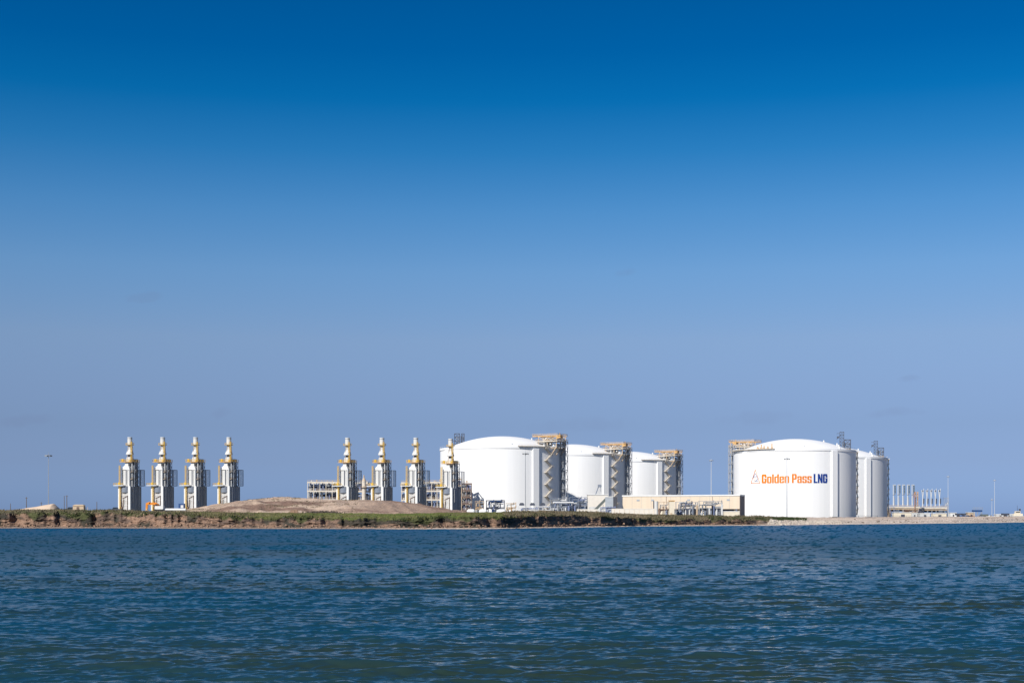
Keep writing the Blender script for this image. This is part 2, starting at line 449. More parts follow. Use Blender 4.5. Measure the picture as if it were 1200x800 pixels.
for k in range(1, NR + 1):
    t = k / NR
    v = 3.2 + run + gul * (1 - t) + t * 26
    z = ztop + (zcr - ztop) * (t ** .8) + .35 * (fbm(xs0 * .5, one * t * 6 + 8, 3) - .5)
    gm = np.clip((fbm(xs0 * .12, one * t * 3 + 21, 4) - .35) * 3.2, 0, 1)
    c = lerp(one[:, None] * grass2, one[:, None] * grass, gm)
    sm = np.clip((fbm(xs0 * .15, one * t * 3 + 66, 4) - .4) * 4, 0, 1)
    c = lerp(c, lerp(one[:, None] * scrub, one[:, None] * scrub2, sm), np.maximum(scr, .8 * np.clip((215 - tc_) / 60, 0, 1)))
    rc = lerp(one[:, None] * sandc, one[:, None] * np.array((.46, .37, .30)), np.clip((fbm(xs0 * .05, one * t * 5 + 5, 3) - .4) * 4, 0, 1))
    c = lerp(c, rc, np.clip((tc_ - 925) / 25, 0, 1))
    addrow(v, z, c)
zc_last = RW[-1][1].copy()
PLT = np.interp(tc_, (280, 560), (6.0, 4.2))
for v, zz in ((40, -.1), (70, -.3), (130, -.6)):
    c = lerp(one[:, None] * np.array((.2, .17, .10)), one[:, None] * sandc, right)
    addrow(v + 3.2 + run, zc_last + (np.minimum(PLT, zc_last) - zc_last) * min(1, v / 130), c)
for Dv in (800, 1000, 1500, 2500, 5000, 14000, 26000):
    addrow(np.maximum(Dv - Ds, RW[-1][0] + 20), np.minimum(PLT if Dv < 3000 else 4.0, zc_last), one[:, None] * np.array((.17, .145, .10)))
V = np.stack([r[0] for r in RW]); Z = np.stack([r[1] for r in RW]); C_ = np.stack([np.broadcast_to(c, (len(tc_), 3)) for c in CV])
Yt = Ds[None, :] + V
Xt = (tc_[None, :] - CX) * Yt / F
def terrain_mat():
    m = bpy.data.materials.new('bank_ground'); m.use_nodes = True
    t = m.node_tree; b = t.nodes["Principled BSDF"]
    b.inputs['Roughness'].default_value = .95; b.inputs['Specular IOR Level'].default_value = .1
    a = t.nodes.new("ShaderNodeVertexColor"); a.layer_name = 'cover'
    tc = t.nodes.new("ShaderNodeTexCoord")
    n = t.nodes.new("ShaderNodeTexNoise"); n.inputs['Scale'].default_value = 1.1; n.inputs['Detail'].default_value = 7; n.inputs['Roughness'].default_value = .7
    r = t.nodes.new("ShaderNodeMapRange"); r.inputs[1].default_value = .3; r.inputs[2].default_value = .7; r.inputs[3].default_value = .55; r.inputs[4].default_value = 1.45
    mx = t.nodes.new("ShaderNodeVectorMath"); mx.operation = 'SCALE'
    t.links.new(tc.outputs['Object'], n.inputs['Vector']); t.links.new(n.outputs['Fac'], r.inputs[0])
    t.links.new(a.outputs['Color'], mx.inputs[0]); t.links.new(r.outputs[0], mx.inputs['Scale'])
    t.links.new(mx.outputs[0], b.inputs['Base Color'])
    bp = t.nodes.new("ShaderNodeBump"); bp.inputs['Distance'].default_value = .5; bp.inputs['Strength'].default_value = 1
    t.links.new(n.outputs['Fac'], bp.inputs['Height']); t.links.new(bp.outputs[0], b.inputs['Normal'])
    return m
M['ground'] = terrain_mat()
gr = grid_mesh('ground', np.stack([Xt, Yt, Z], -1), M['ground'], C_, smooth=False)
tag(gr, None, None, kind='structure')

# the long low mound of bare earth behind the grass
def mound():
    pxs = np.arange(196, 580, 1.6)
    yk = np.interp(pxs, (196, 222, 245, 268, 300, 320, 345, 375, 400, 430, 462, 490, 520, 548, 580),
                   (601, 597.5, 594, 590.6, 585, 583.4, 583.2, 584.6, 586, 585.6, 586.6, 590, 596, 599.5, 602))
    Dm = 640.0
    top = HC + (YH - yk) * Dm / F
    vs = np.concatenate([np.linspace(-95, 0, 40), np.linspace(4, 90, 16)])
    P = np.zeros((len(vs), len(pxs), 3)); Cc = np.zeros((len(vs), len(pxs), 3))
    xm = (pxs - CX) * Dm / F
    for i, v in enumerate(vs):
        f = np.cos(np.clip(v / (95 if v < 0 else 90), -1, 1) * math.pi / 2) ** 1.1
        n = fbm(xm * .06, one[:len(xm)] * v * .05, 4) - .5
        base = 3.2
        z = base + (top - base) * f * (1 + .22 * n * (1 - f) * 2) - 1.3 * np.abs(vnoise(xm * .16 + v * .03, xm * 0 + 7) - .5) * (f < .93) * (f > .1) + 1.6 * n * f * min(1, max(0, (-4 - v) / 20)) + 1.7 * (fbm(xm * .22, xm * 0 + v * .12, 4) - .5) * (f < .97)
        P[i] = np.stack([xm, xm * 0 + Dm + v, z], -1)
        m = np.clip((fbm(xm * .035 + 9, xm * 0 + v * .09, 5) - .5) * 7, 0, 1)
        c = lerp(np.broadcast_to(np.array((.56, .42, .31)), (len(xm), 3)), np.broadcast_to(np.array((.24, .155, .115)), (len(xm), 3)), m)
        lowb = np.clip((pxs - 400) / 60, 0, 1)
        c = lerp(c, np.broadcast_to(np.array((.27, .18, .135)), (len(xm), 3)), lowb * .7)
        g = np.clip((fbm(xm * .05 + 50, xm * 0 + v * .12, 4) - .55) * 8, 0, 1) * np.clip((320 - pxs) / 60, 0, 1)
        c = lerp(c, np.broadcast_to(np.array((.15, .15, .06)), (len(xm), 3)), g * .8)
        Cc[i] = c
    o = grid_mesh('hill', P, M['ground'], Cc, smooth=True)
    tag(o, None, None, kind='structure')
mound()

# ground cover: clumps of grass and scrub as small blades
def cover_stuff(name, mats, spots, label, cat, hmin, hmax, nbl, wid):
    mb = MB()
    for (x, y, z) in spots:
        for b in range(nbl):
            a = random.uniform(0, 2 * math.pi); h = random.uniform(hmin, hmax)
            ox, oy = random.gauss(0, wid), random.gauss(0, wid); lx, ly = math.cos(a) * wid * .6, math.sin(a) * wid * .6
            n = len(mb.v)
            mb.v += [(x + ox - lx, y + oy - ly, z - .15), (x + ox + lx, y + oy + ly, z - .15), (x + ox + random.gauss(0, wid * .7), y + oy + random.gauss(0, wid * .7), z + h)]
            mb.f.append((n, n + 1, n + 2))
    o = mb.build(name, mats)
    tag(o, label, cat, kind='stuff')
    return o
M['grassblade'] = new_mat('bank_grass', (.17, .19, .05), .8, scale=.06, col2=(.10, .095, .04), spec=.1)
M['scrubleaf'] = new_mat('dry_scrub', (.23, .18, .12), .9, scale=.12, col2=(.085, .085, .045), spec=.1)
M['bushleaf'] = new_mat('dark_bush_leaves', (.05, .075, .025), .8, scale=.3, col2=(.025, .035, .018), spec=.1)
def spots_on(rows_, sel, n, jitter=.3):
    out = []
    cand = np.where(sel)[0]
    for _ in range(n):
        c = int(random.choice(cand)); r = random.choice(rows_)
        out.append((Xt[r, c] + random.gauss(0, jitter), Yt[r, c] + random.gauss(0, jitter), Z[r, c]))
    return out
r0 = 6 + NC + 1
ramp_rows = list(range(r0 - 3, r0 + NR))
inview = (tc_ > -30) & (tc_ < 1230)
cover_stuff('grass', M['grassblade'], spots_on(ramp_rows, inview & (tc_ < 650), 1800) + spots_on(ramp_rows, inview & (tc_ > 230) & (tc_ < 650), 4200), 'short green grass along the top of the eroded bank', 'grass', .08, .24, 3, .22)
cover_stuff('scrub', M['scrubleaf'], spots_on(ramp_rows, inview & (tc_ > 590) & (tc_ < 905), 5500) + spots_on(ramp_rows, inview & (tc_ < 300), 1500), 'dry brown scrub along the top of the bank', 'scrub', .12, .55, 4, .3)
tall = [q for q in spots_on(ramp_rows, inview & (tc_ > 600) & (tc_ < 900), 2600) if vnoise(q[0] * .09, q[1] * .2) > .66]
cover_stuff('shrubs', M['scrubleaf'], tall, 'taller brown bushes standing in clumps on the bank before the tanks', 'bushes', .4, 1.0, 5, .35)
bs = spots_on(list(range(r0 - 5, r0 + 2)), inview & (tc_ < 600), 520, .3) + spots_on(list(range(r0 - 3, r0 + 2)), (tc_ > 600) & (tc_ < 880), 180, .3)
bs = [s for s in bs if vnoise(s[0] * .12, 4.4) > .42]
bs += [(s[0], s[1], s[2]) for s in spots_on(list(range(r0, r0 + 14)), (tc_ > 885) & (tc_ < 945), 500)]
bs += [s for s in spots_on(list(range(r0, r0 + 12)), (tc_ > 700) & (tc_ < 905), 900) if vnoise(s[0] * .1, 8.4) > .55]
cover_stuff('undergrowth', M['bushleaf'], bs, 'dark green undergrowth hanging over the edge of the bank', 'undergrowth', .2, .7, 4, .3)

def mound_spots(n, p0, p1):
    out = []
    me_ = bpy.data.objects['hill'].data; nv = len(me_.vertices)
    while len(out) < n:
        v = me_.vertices[random.randrange(nv)].co
        px_ = CX + v.x * F / v.y
        if p0 < px_ < p1 and v.y < 642 and vnoise(v.x * .08 + 3, v.y * .08) > .45: out.append((v.x + random.gauss(0, .4), v.y + random.gauss(0, .6), v.z))
    return out
cover_stuff('weeds', M['scrubleaf'], mound_spots(1100, 215, 420), 'patchy dry weeds on the left and lower slopes of the earth mound', 'weeds', .1, .4, 4, .3)
# riprap and lumps of fallen clay along the water's edge
def rocks(name, n, sel, rows_, smin, smax, mat, label, cat):
    mb = MB()
    base = [(-1, -1, -1), (1, -1, -1), (1, 1, -1), (-1, 1, -1), (-.6, -.6, .8), (.7, -.6, .7), (.6, .7, .9), (-.7, .6, .6)]
    for (x, y, z) in spots_on(rows_, sel, n, .5):
        s = random.uniform(smin, smax); a = random.uniform(0, 6.28); k = len(mb.v)
        for (p, q, r) in base:
            p += random.uniform(-.3, .3); q += random.uniform(-.3, .3)
            mb.v.append((x + s * (p * math.cos(a) - q * math.sin(a)), y + s * (p * math.sin(a) + q * math.cos(a)), z + s * .7 * r * random.uniform(.7, 1.2)))
        mb.f += [(k, k + 3, k + 2, k + 1), (k + 4, k + 5, k + 6, k + 7)] + [(k + i, k + (i + 1) % 4, k + 4 + (i + 1) % 4, k + 4 + i) for i in range(4)]
    tag(mb.build(name, mat), label, cat, kind='stuff')
M['riprap'] = new_mat('pale_broken_stone', (.62, .54, .45), .9, scale=.4, col2=(.38, .32, .26), spec=.1)
M['clay'] = new_mat('fallen_clay', (.31, .20, .135), .95, scale=.5, col2=(.15, .10, .075), spec=.1)
rocks('riprap', 1500, (tc_ > 900) & (tc_ < 985), list(range(7, r0)), .25, .75, M['riprap'], 'pale broken stone heaped at the foot of the lettered tank', 'stones')
rocks('clay_lumps', 900, (tc_ > -20) & (tc_ < 890), list(range(4, 15)), .12, .42, M['clay'], 'brown lumps of fallen clay along the foot of the bank', 'clay lumps')
rocks('driftwood', 70, (tc_ > 985) & (tc_ < 1215), list(range(12, r0 + 8)), .2, .6, M['wood'], 'dark debris scattered over the pale beach on the right', 'debris')

# ------------------------------------------------------------------ storage tanks
GZ = 4.0
RT, HT = 41.0, 44.7
def pol(phi, r, z=0):
    a = R_(phi); return (math.sin(a) * r, -math.cos(a) * r, z)

def stairs(parent, phi, z0, z1, r=RT + .9):
    st = MB(); LDS = []
    n = int(round((z1 - z0) / 3.8)); dz = (z1 - z0) / n
    dphi = 3.6
    a = R_(phi); rz = a
    for k in range(n):
        za, zb = z0 + k * dz, z0 + (k + 1) * dz
        pa = pol(phi - dphi if k % 2 else phi + dphi, r); pb = pol(phi + dphi if k % 2 else phi - dphi, r)
        st.beam((pa[0], pa[1], za), (pb[0], pb[1], zb), .8)
        st.beam((pa[0], pa[1], za + 1.0), (pb[0], pb[1], zb + 1.0), .14)
        ld = MB(); LDS.append(ld); ld.box((pb[0], pb[1], zb), (2.2, 1.8, .35), rz)
        ld.rail([pol(phi + (dphi + 1.4) * (1 if k % 2 else -1), r + .9)[:2], pol(phi + (dphi - 1.2) * (1 if k % 2 else -1), r + .9)[:2]], zb, 1.1, .12)
        ld.beam((pb[0], pb[1], zb - .1), tuple(pol(phi, RT - .2, zb - 1.6)), .22)
    s = st.build('staircase', M['palebeam'], parent)
    for ld in LDS: ld.build('landing', M['palebeam'], s)

def platform(parent, phi, zb, shade=False):
    """pump platform bridging the roof edge; local x = tangential, y = radial outwards, built in tank frame"""
    a = R_(phi)
    def L(t, r, z):   # tangential, radial, height
        return (math.cos(a) * t + math.sin(a) * r, math.sin(a) * t - math.cos(a) * r, z)
    def bx(mb, t0, t1, r0, r1, z0, z1):
        c = L((t0 + t1) / 2, (r0 + r1) / 2, (z0 + z1) / 2)
        mb.box(c, (t1 - t0, r1 - r0, z1 - z0), a)
    d1 = MB(); bx(d1, -7, 7, 30, 46, zb + 3.6, zb + 4.1)
    deck = d1.build('deck', M['palebeam'], parent)
    rl = MB(); rl.rail([L(-7, 46, 0)[:2], L(7, 46, 0)[:2], L(7, 29.5, 0)[:2], L(-7, 29.5, 0)[:2]], zb + 4.1, 1.2, .14, closed=True)
    rl.build('deck_rail', M['tan'], deck)
    d2 = MB(); bx(d2, -5, 5, 33, 45, zb + .2, zb + .6)
    d2.build('lower_deck', M['offwhite'], parent)
    cm = MB()
    for t in (-6, 0, 6):
        for r in (31.5, 38, 44.8):
            cm.beam(L(t, r, zb + (1.2 if r < 40 else -.5)), L(t, r, zb + 7.2), .5)
        cm.beam(L(t, 44.8, zb + .2), L(t, 41.1, zb - 5), .5)
        cm.beam(L(t, 44.8, zb - .5), L(t, 41, zb - .5), .4)
        cm.beam(L(t, 38, zb + 4), L(t, 44.8, zb + 7), .3)
        cm.beam(L(t, 38, zb + 4), L(t, 31.5, zb + 7), .3)
    for r in (44.8, 38):
        cm.beam(L(-6, r, zb + 4.2), L(0, r, zb + 7), .3); cm.beam(L(6, r, zb + 4.2), L(0, r, zb + 7), .3)
    cm.build('support_frame', M['tan'], parent)
    tp = MB()
    for t in (-6, 6): tp.beam(L(t, 27, zb + 7.3), L(t, 46, zb + 7.3), .55)
    for r in (27.5, 32, 36.5, 41, 45.5): tp.beam(L(-6, r, zb + 7.2), L(6, r, zb + 7.2), .3)
    top = tp.build('crane_beams', M['amber'], parent)
    r2 = MB(); r2.rail([L(-6.5, 46, 0)[:2], L(6.5, 46, 0)[:2], L(6.5, 27, 0)[:2], L(-6.5, 27, 0)[:2]], zb + 7.6, 1.1, .16, closed=True)
    r2.build('top_rail', M['tan'], top)
    ho = MB(); bx(ho, -1.6, 1.6, 42.5, 45.2, zb + 5.8, zb + 8.0); ho.beam(L(0, 43.8, zb + 8.0), L(0, 43.8, zb + 9.4), .4)
    ho.build('hoist', M['amber'], parent)
    for i, (t, r) in enumerate(((-4, 34.5), (-1.2, 34.5), (1.8, 34.5), (4.2, 35))):
        p = MB(); p.cyl(L(t, r, zb + .3), L(t, r, zb + 5.9), .75, seg=10); p.cyl(L(t, r, zb + 5.9), L(t, r, zb + 6.5), 1.1, seg=10)
        p.build('pump_column', M['white'], parent, smooth=False)
    pp = MB()
    for (t0, t1, r, z) in ((-6, 6, 36.8, 5.6), (-6, 6, 40.2, 2.2), (-5, 5, 43, 5.2), (-5, 6, 42.2, 1.4)):
        pp.cyl(L(t0, r, zb + z), L(t1, r, zb + z), .42, seg=8)
    for t in (-4, -1.2, 1.8, 4.2): pp.cyl(L(t, 34.5, zb + 5.4), L(t, 43, zb + 5.4), .35, seg=8)
    pp.build('roof_piping', M['white'], parent)
    for q in ((-4.5, -2, 39, 41, 4.1, 5.9), (1, 3.4, 39.4, 41.6, .6, 2.6), (-5, -3.4, 43, 44.6, .6, 2.2)):
        eq = MB(); bx(eq, *q[:4], zb + q[4], zb + q[5]); eq.build('equipment_cabinet', M['midsteel'], parent)

def pipe_cage(parent, phi, z1):
    a = R_(phi)
    L = lambda t, r, z: (math.cos(a) * t + math.sin(a) * r, math.sin(a) * t - math.cos(a) * r, z)
    mb = MB()
    n = 8
    cs = [(-2.4, 41.4), (2.4, 41.4), (2.4, 45), (-2.4, 45)]
    for (t, r) in cs: mb.beam(L(t, r, 0), L(t, r, z1), .4)
    for k in range(n + 1):
        z = z1 * k / n
        for i in range(4):
            p, q = cs[i], cs[(i + 1) % 4]
            mb.beam(L(*p, z), L(*q, z), .35)
            if k < n: mb.beam(L(*p, z), L(*q, z1 * (k + 1) / n), .22)
    c = mb.build('pipe_tower', M['cage'], parent)
    p = MB()
    for t in (-1.5, 0, 1.5): p.cyl(L(t, 43, 0), L(t, 43, z1 + 1), .5, seg=8)
    p.build('riser_pipes', M['steel'], c)

def tank(px, D, ph_but, ph_plat=None, ph_stair=None, ph_cage=None, ph_walk=None, der=None, label=''):
    X = wx(px, D)
    rt = empty('storage_tank', (X, D, GZ), -math.atan2(X, D), label, 'storage tank', 'domed white storage tanks')
    wl = MB(); wl.lathe([(RT, -1), (RT, HT - 1.4), (RT + .35, HT - 1.4), (RT + .35, HT), (RT - 2.0, HT), (RT - 2.0, HT - 1)], 144)
    me = wl.build('wall', M['tank'], rt, smooth=False)
    dm = MB(); Rs = RT - 2.2; rise = 9.2
    Rb = (Rs * Rs + rise * rise) / (2 * rise)
    prof = []
    for k in range(26):
        r = Rs * (1 - k / 25)
        prof.append((max(r, .01), HT - .8 + math.sqrt(Rb * Rb - r * r) - (Rb - rise)))
    dm.lathe(prof, 120)
    dm.build('dome', M['dome'], rt, smooth=True)
    for i in range(4):
        a = ph_but + 90 * i
        b = MB(); c = pol(a, RT + .1); b.box((c[0], c[1], HT / 2 - .6), (4.4, 2.0, HT - 1.2), R_(a)); b.build('buttress', M['tank'], rt)
    # hand rail round the rim
    rr = MB(); pts = [pol(a, RT + .1)[:2] for a in range(0, 361, 6)]
    for a, b in zip(pts[:-1], pts[1:]):
        rr.beam((*a, HT + 1.1), (*b, HT + 1.1), .07); rr.beam((*a, HT), (*a, HT + 1.1), .07)
    rr.build('rim_rail', M['offwhite'], rt)
    nz_ = MB()
    for a, r, h in ((70, 30, 1.7), (62, 33, 1.6), (55, 36, 1.4), (100, 20, 1.5), (10, 34, 1.0), (-120, 25, 1.4)):
        c = pol(a, r); zt = HT - .8 + math.sqrt(Rb * Rb - r * r) - (Rb - rise)
        nz_ = MB(); nz_.cyl((c[0], c[1], zt - .4), (c[0], c[1], zt + h), .5, seg=8); nz_.build('roof_nozzle', M['white'], rt)
    if ph_plat is not None: platform(rt, ph_plat, HT)
    if ph_cage is not None: pipe_cage(rt, ph_cage, HT + 4)
    if ph_stair is not None: stairs(rt, ph_stair, 1.5, HT - 1)
    if ph_walk is not None:
        wk = MB()
        for a in np.arange(ph_walk[0], ph_walk[1], 3.0):
            p, q = pol(a, RT + .9), pol(a + 3, RT + .9)
            m = pol(a + 1.5, RT + .9)
            wk.box((m[0], m[1], HT + .1), (2.3, 1.2, .35), R_(a + 1.5))
            for zz in (.6, 1.2): wk.beam((p[0], p[1], HT + zz), (q[0], q[1], HT + zz), .12)
            wk.beam((p[0], p[1], HT), (p[0], p[1], HT + 1.2), .12)
        wk.build('rim_walkway', M['palebeam'], rt)
    if der is not None:
        phi, r, kind = der
        c = pol(phi, r); zt = HT - .8 + math.sqrt(Rb * Rb - r * r) - (Rb - rise)
        d = MB()
        if kind == 0:
            d.truss(c[0] - 3.2, c[0] + .2, c[1] - 1.6, c[1] + 1.6, zt - 1, zt + 11.5, 5, .34)
            d.truss(c[0] + 1.6, c[0] + 3.4, c[1] - 1.2, c[1] + 1.2, zt - 1, zt + 11.5, 4, .34)
            d.beam((c[0] - 3.2, c[1], zt + 7), (c[0] - 6.4, c[1], zt + 4.6), .25)
        else:
            d.truss(c[0] - .6, c[0] + 3.6, c[1] - 1.8, c[1] + 1.8, zt - 1, zt + 8.2, 3, .42)
            d.truss(c[0] - 3.6, c[0] - .9, c[1] - 1.2, c[1] + 1.2, zt + 2.5, zt + 13.6, 5, .26)
            d.beam((c[0] - 3.6, c[1], zt + 11), (c[0] - 5.8, c[1], zt + 8.5), .3)
            d.beam((c[0] - 5.8, c[1], zt + 12.6), (c[0] - 3.6, c[1], zt + 12.6), .25)
            d.box((c[0] - 4.8, c[1], zt + 10), (1.5, 1.2, 1.2))
        dd = d.build('relief_frame', M['dark'], rt)
        p = MB()
        for t in (-1.6, -.2, 1.2, 2.6): p.cyl((c[0] + t, c[1], zt - .6), (c[0] + t, c[1], zt + (10 if kind == 0 else 6.5)), .28, seg=6)
        p.build('relief_pipes', M['steel'], dd)
        e = MB(); e.box((c[0] - 2, c[1] - 1.2, zt + .5), (6, 3, .4)); e.rail([(c[0] - 5.5, c[1] - 2.7), (c[0] + 3.5, c[1] - 2.7)], zt + .7, 1.2, .15)
        e.build('relief_deck', M['tan'], dd)
    return rt

tank(588.5, 932, 31, 58, 46, 69, (14, 45), (-128, 37, 0), 'largest-looking white domed tank, directly behind and right of the grey towers')
tank(670.5, 1034, 35, 60, 47, 71, (20, 48), (38, 30, 9) and None, 'white domed tank in the middle of the row of three, behind the cream shed')
tank(736.5, 1146, 36, 61, 48, 72, (14, 48), None, 'white domed tank at the right end of the row of three, behind the beige building')
t4 = tank(931, 963, 38.5, -112, 92, -97, (-84, -19), (112, 37, 1), 'white domed tank with orange and blue lettering and a triangle emblem')
tank(975, 1080, 39, None, 92, None, None, (108, 37, 1), 'plain white domed tank half hidden behind the lettered tank')

# valves on the lettered tank's rim walkway
vb = MB()
for a, h in ((-32, 3.2), (-29, 2.4), (-25, 2), (-21, 3.4), (-36, 2)):
    c = pol(a, RT - .3); vb.box((c[0], c[1], HT + h / 2), (.7, .7, h)); vb.box((c[0], c[1], HT + .6), (1.6, 1, 1.1))
vb.build('rim_valves', M['amber'], t4)

# lettering
GL = {  # block glyphs as butted rectangles: x0, x1, y0, y1 in cap heights; last entry is the advance width
 'G': ([(0, .19, .07, .93), (.05, .47, .86, 1), (.05, .47, 0, .14), (.19, .31, .80, .86), (.31, .5, .62, .86), (.31, .5, .14, .44), (.26, .5, .44, .54), (.19, .31, .14, .18)], .5),
 'o': ([(0, .17, .06, .70), (.03, .43, .64 + .06, .76), (.03, .43, 0, .06), (.29, .46, .06, .70), (.17, .29, .06, .13), (.17, .29, .63, .70)], .46),
 'l': ([(0, .18, 0, 1)], .18),
 'd': ([(0, .17, .06, .70), (.03, .29, .70, .76), (.03, .29, 0, .06), (.29, .47, 0, 1), (.17, .29, .06, .13), (.17, .29, .63, .70)], .47),
 'e': ([(0, .17, .06, .70), (.03, .43, .70, .76), (.03, .43, 0, .06), (.29, .46, .34, .70), (.17, .29, .06, .13), (.17, .29, .63, .70), (.17, .29, .34, .43), (.29, .46, .06, .25)], .46),
 'n': ([(0, .15, 0, .76), (.33, .48, 0, .68), (.15, .46, .68, .76)], .48),
 'P': ([(0, .19, 0, 1), (.19, .46, .9, 1), (.19, .31, .86, .9), (.31, .5, .48, .9), (.19, .46, .38, .48), (.19, .31, .48, .52)], .5),
 'a': ([(.03, .43, .70, .76), (.29, .46, 0, .70), (0, .17, .52, .70), (0, .17, .05, .38), (.05, .29, .38, .46), (.03, .29, 0, .05), (.17, .29, .05, .11), (.17, .29, .63, .70)], .46),
 's': ([(.03, .43, .70, .76), (0, .17, .43, .70), (.29, .46, .53, .70), (.02, .44, .34, .43), (.29, .46, .06, .34), (0, .17, .06, .24), (.03, .43, 0, .06), (.17, .29, .64, .70), (.17, .29, .06, .12)], .46),
 'L': ([(0, .19, 0, 1), (.19, .42, 0, .15)], .42),
 'N': ([(0, .17, 0, 1), (.35, .52, 0, 1), (.17, .23, .45, .92), (.23, .29, .27, .75), (.29, .35, .08, .55)], .52)}
def letters(text, px0, px1, ybase, ycap, mat, label, D=963, px=931):
    tot = sum(GL[c][1] for c in text) + .055 * (len(text) - 1)
    pxm = F / (D - RT * .93); s0, s1 = (px0 - px) / pxm, (px1 - px) / pxm
    z0, z1 = wz(ybase, D - RT) - GZ, wz(ycap, D - RT) - GZ
    mb = MB(); x = 0
    def P(u, v, r):
        a = math.asin((s0 + u / tot * (s1 - s0)) / (RT + .12)); return (math.sin(a) * r, -math.cos(a) * r, z0 + v * (z1 - z0))
    for c in text:
        for (a0, a1, b0, b1) in GL[c][0]:
            n = len(mb.v)
            for r in (RT - .05, RT + .14): mb.v += [P(x + a0, b0, r), P(x + a1, b0, r), P(x + a1, b1, r), P(x + a0, b1, r)]
            mb.f += [(n + 4, n + 5, n + 6, n + 7)] + [(n + i, n + (i + 1) % 4, n + 4 + (i + 1) % 4, n + 4 + i) for i in range(4)]
        x += GL[c][1] + .055
    mb.build('lettering', mat, t4, label=label)
letters('Golden', 893, 925, 565.6, 554.9, M['txt_o'], 'orange letters reading Golden')
letters('Pass', 928, 950.8, 565.6, 554.9, M['txt_o'], 'orange letters reading Pass')
letters('LNG', 953, 968.8, 565.6, 554.9, M['txt_b'], 'dark blue letters reading LNG')
def emblem():
    pxm = F / (963 - RT * .93)
    def P(px, y):
        s = (px - 931) / pxm; a = math.asin(s / (RT + .16)); return (math.sin(a) * (RT + .16), -math.cos(a) * (RT + .16), wz(y, 922) - GZ)
    o = MB()
    for (a, b) in (((880.3, 565), (885.4, 549.2)), ((885.4, 549.2), (890.8, 565)), ((890.8, 565), (880.3, 565))):
        o.beam(P(*a), P(*b), .27)
    o.beam(P(882.8, 558.5), P(885.2, 563), .12)
    o.build('emblem', M['txt_o'], t4, label='thin orange triangle outline emblem')
    b = MB()
    for (p, q) in (((882.4, 559.6), (885.4, 553.5)), ((885.4, 553.5), (888.6, 559.6)), ((888.6, 559.6), (886, 563)), ((883.6, 557.4), (887.4, 557.4)), ((884.3, 562.4), (889.4, 562.4))):
        b.beam(P(*p), P(*q), .16)
    b.build('emblem', M['txt_b'], t4, label='thin blue strokes inside the triangle emblem')
emblem()

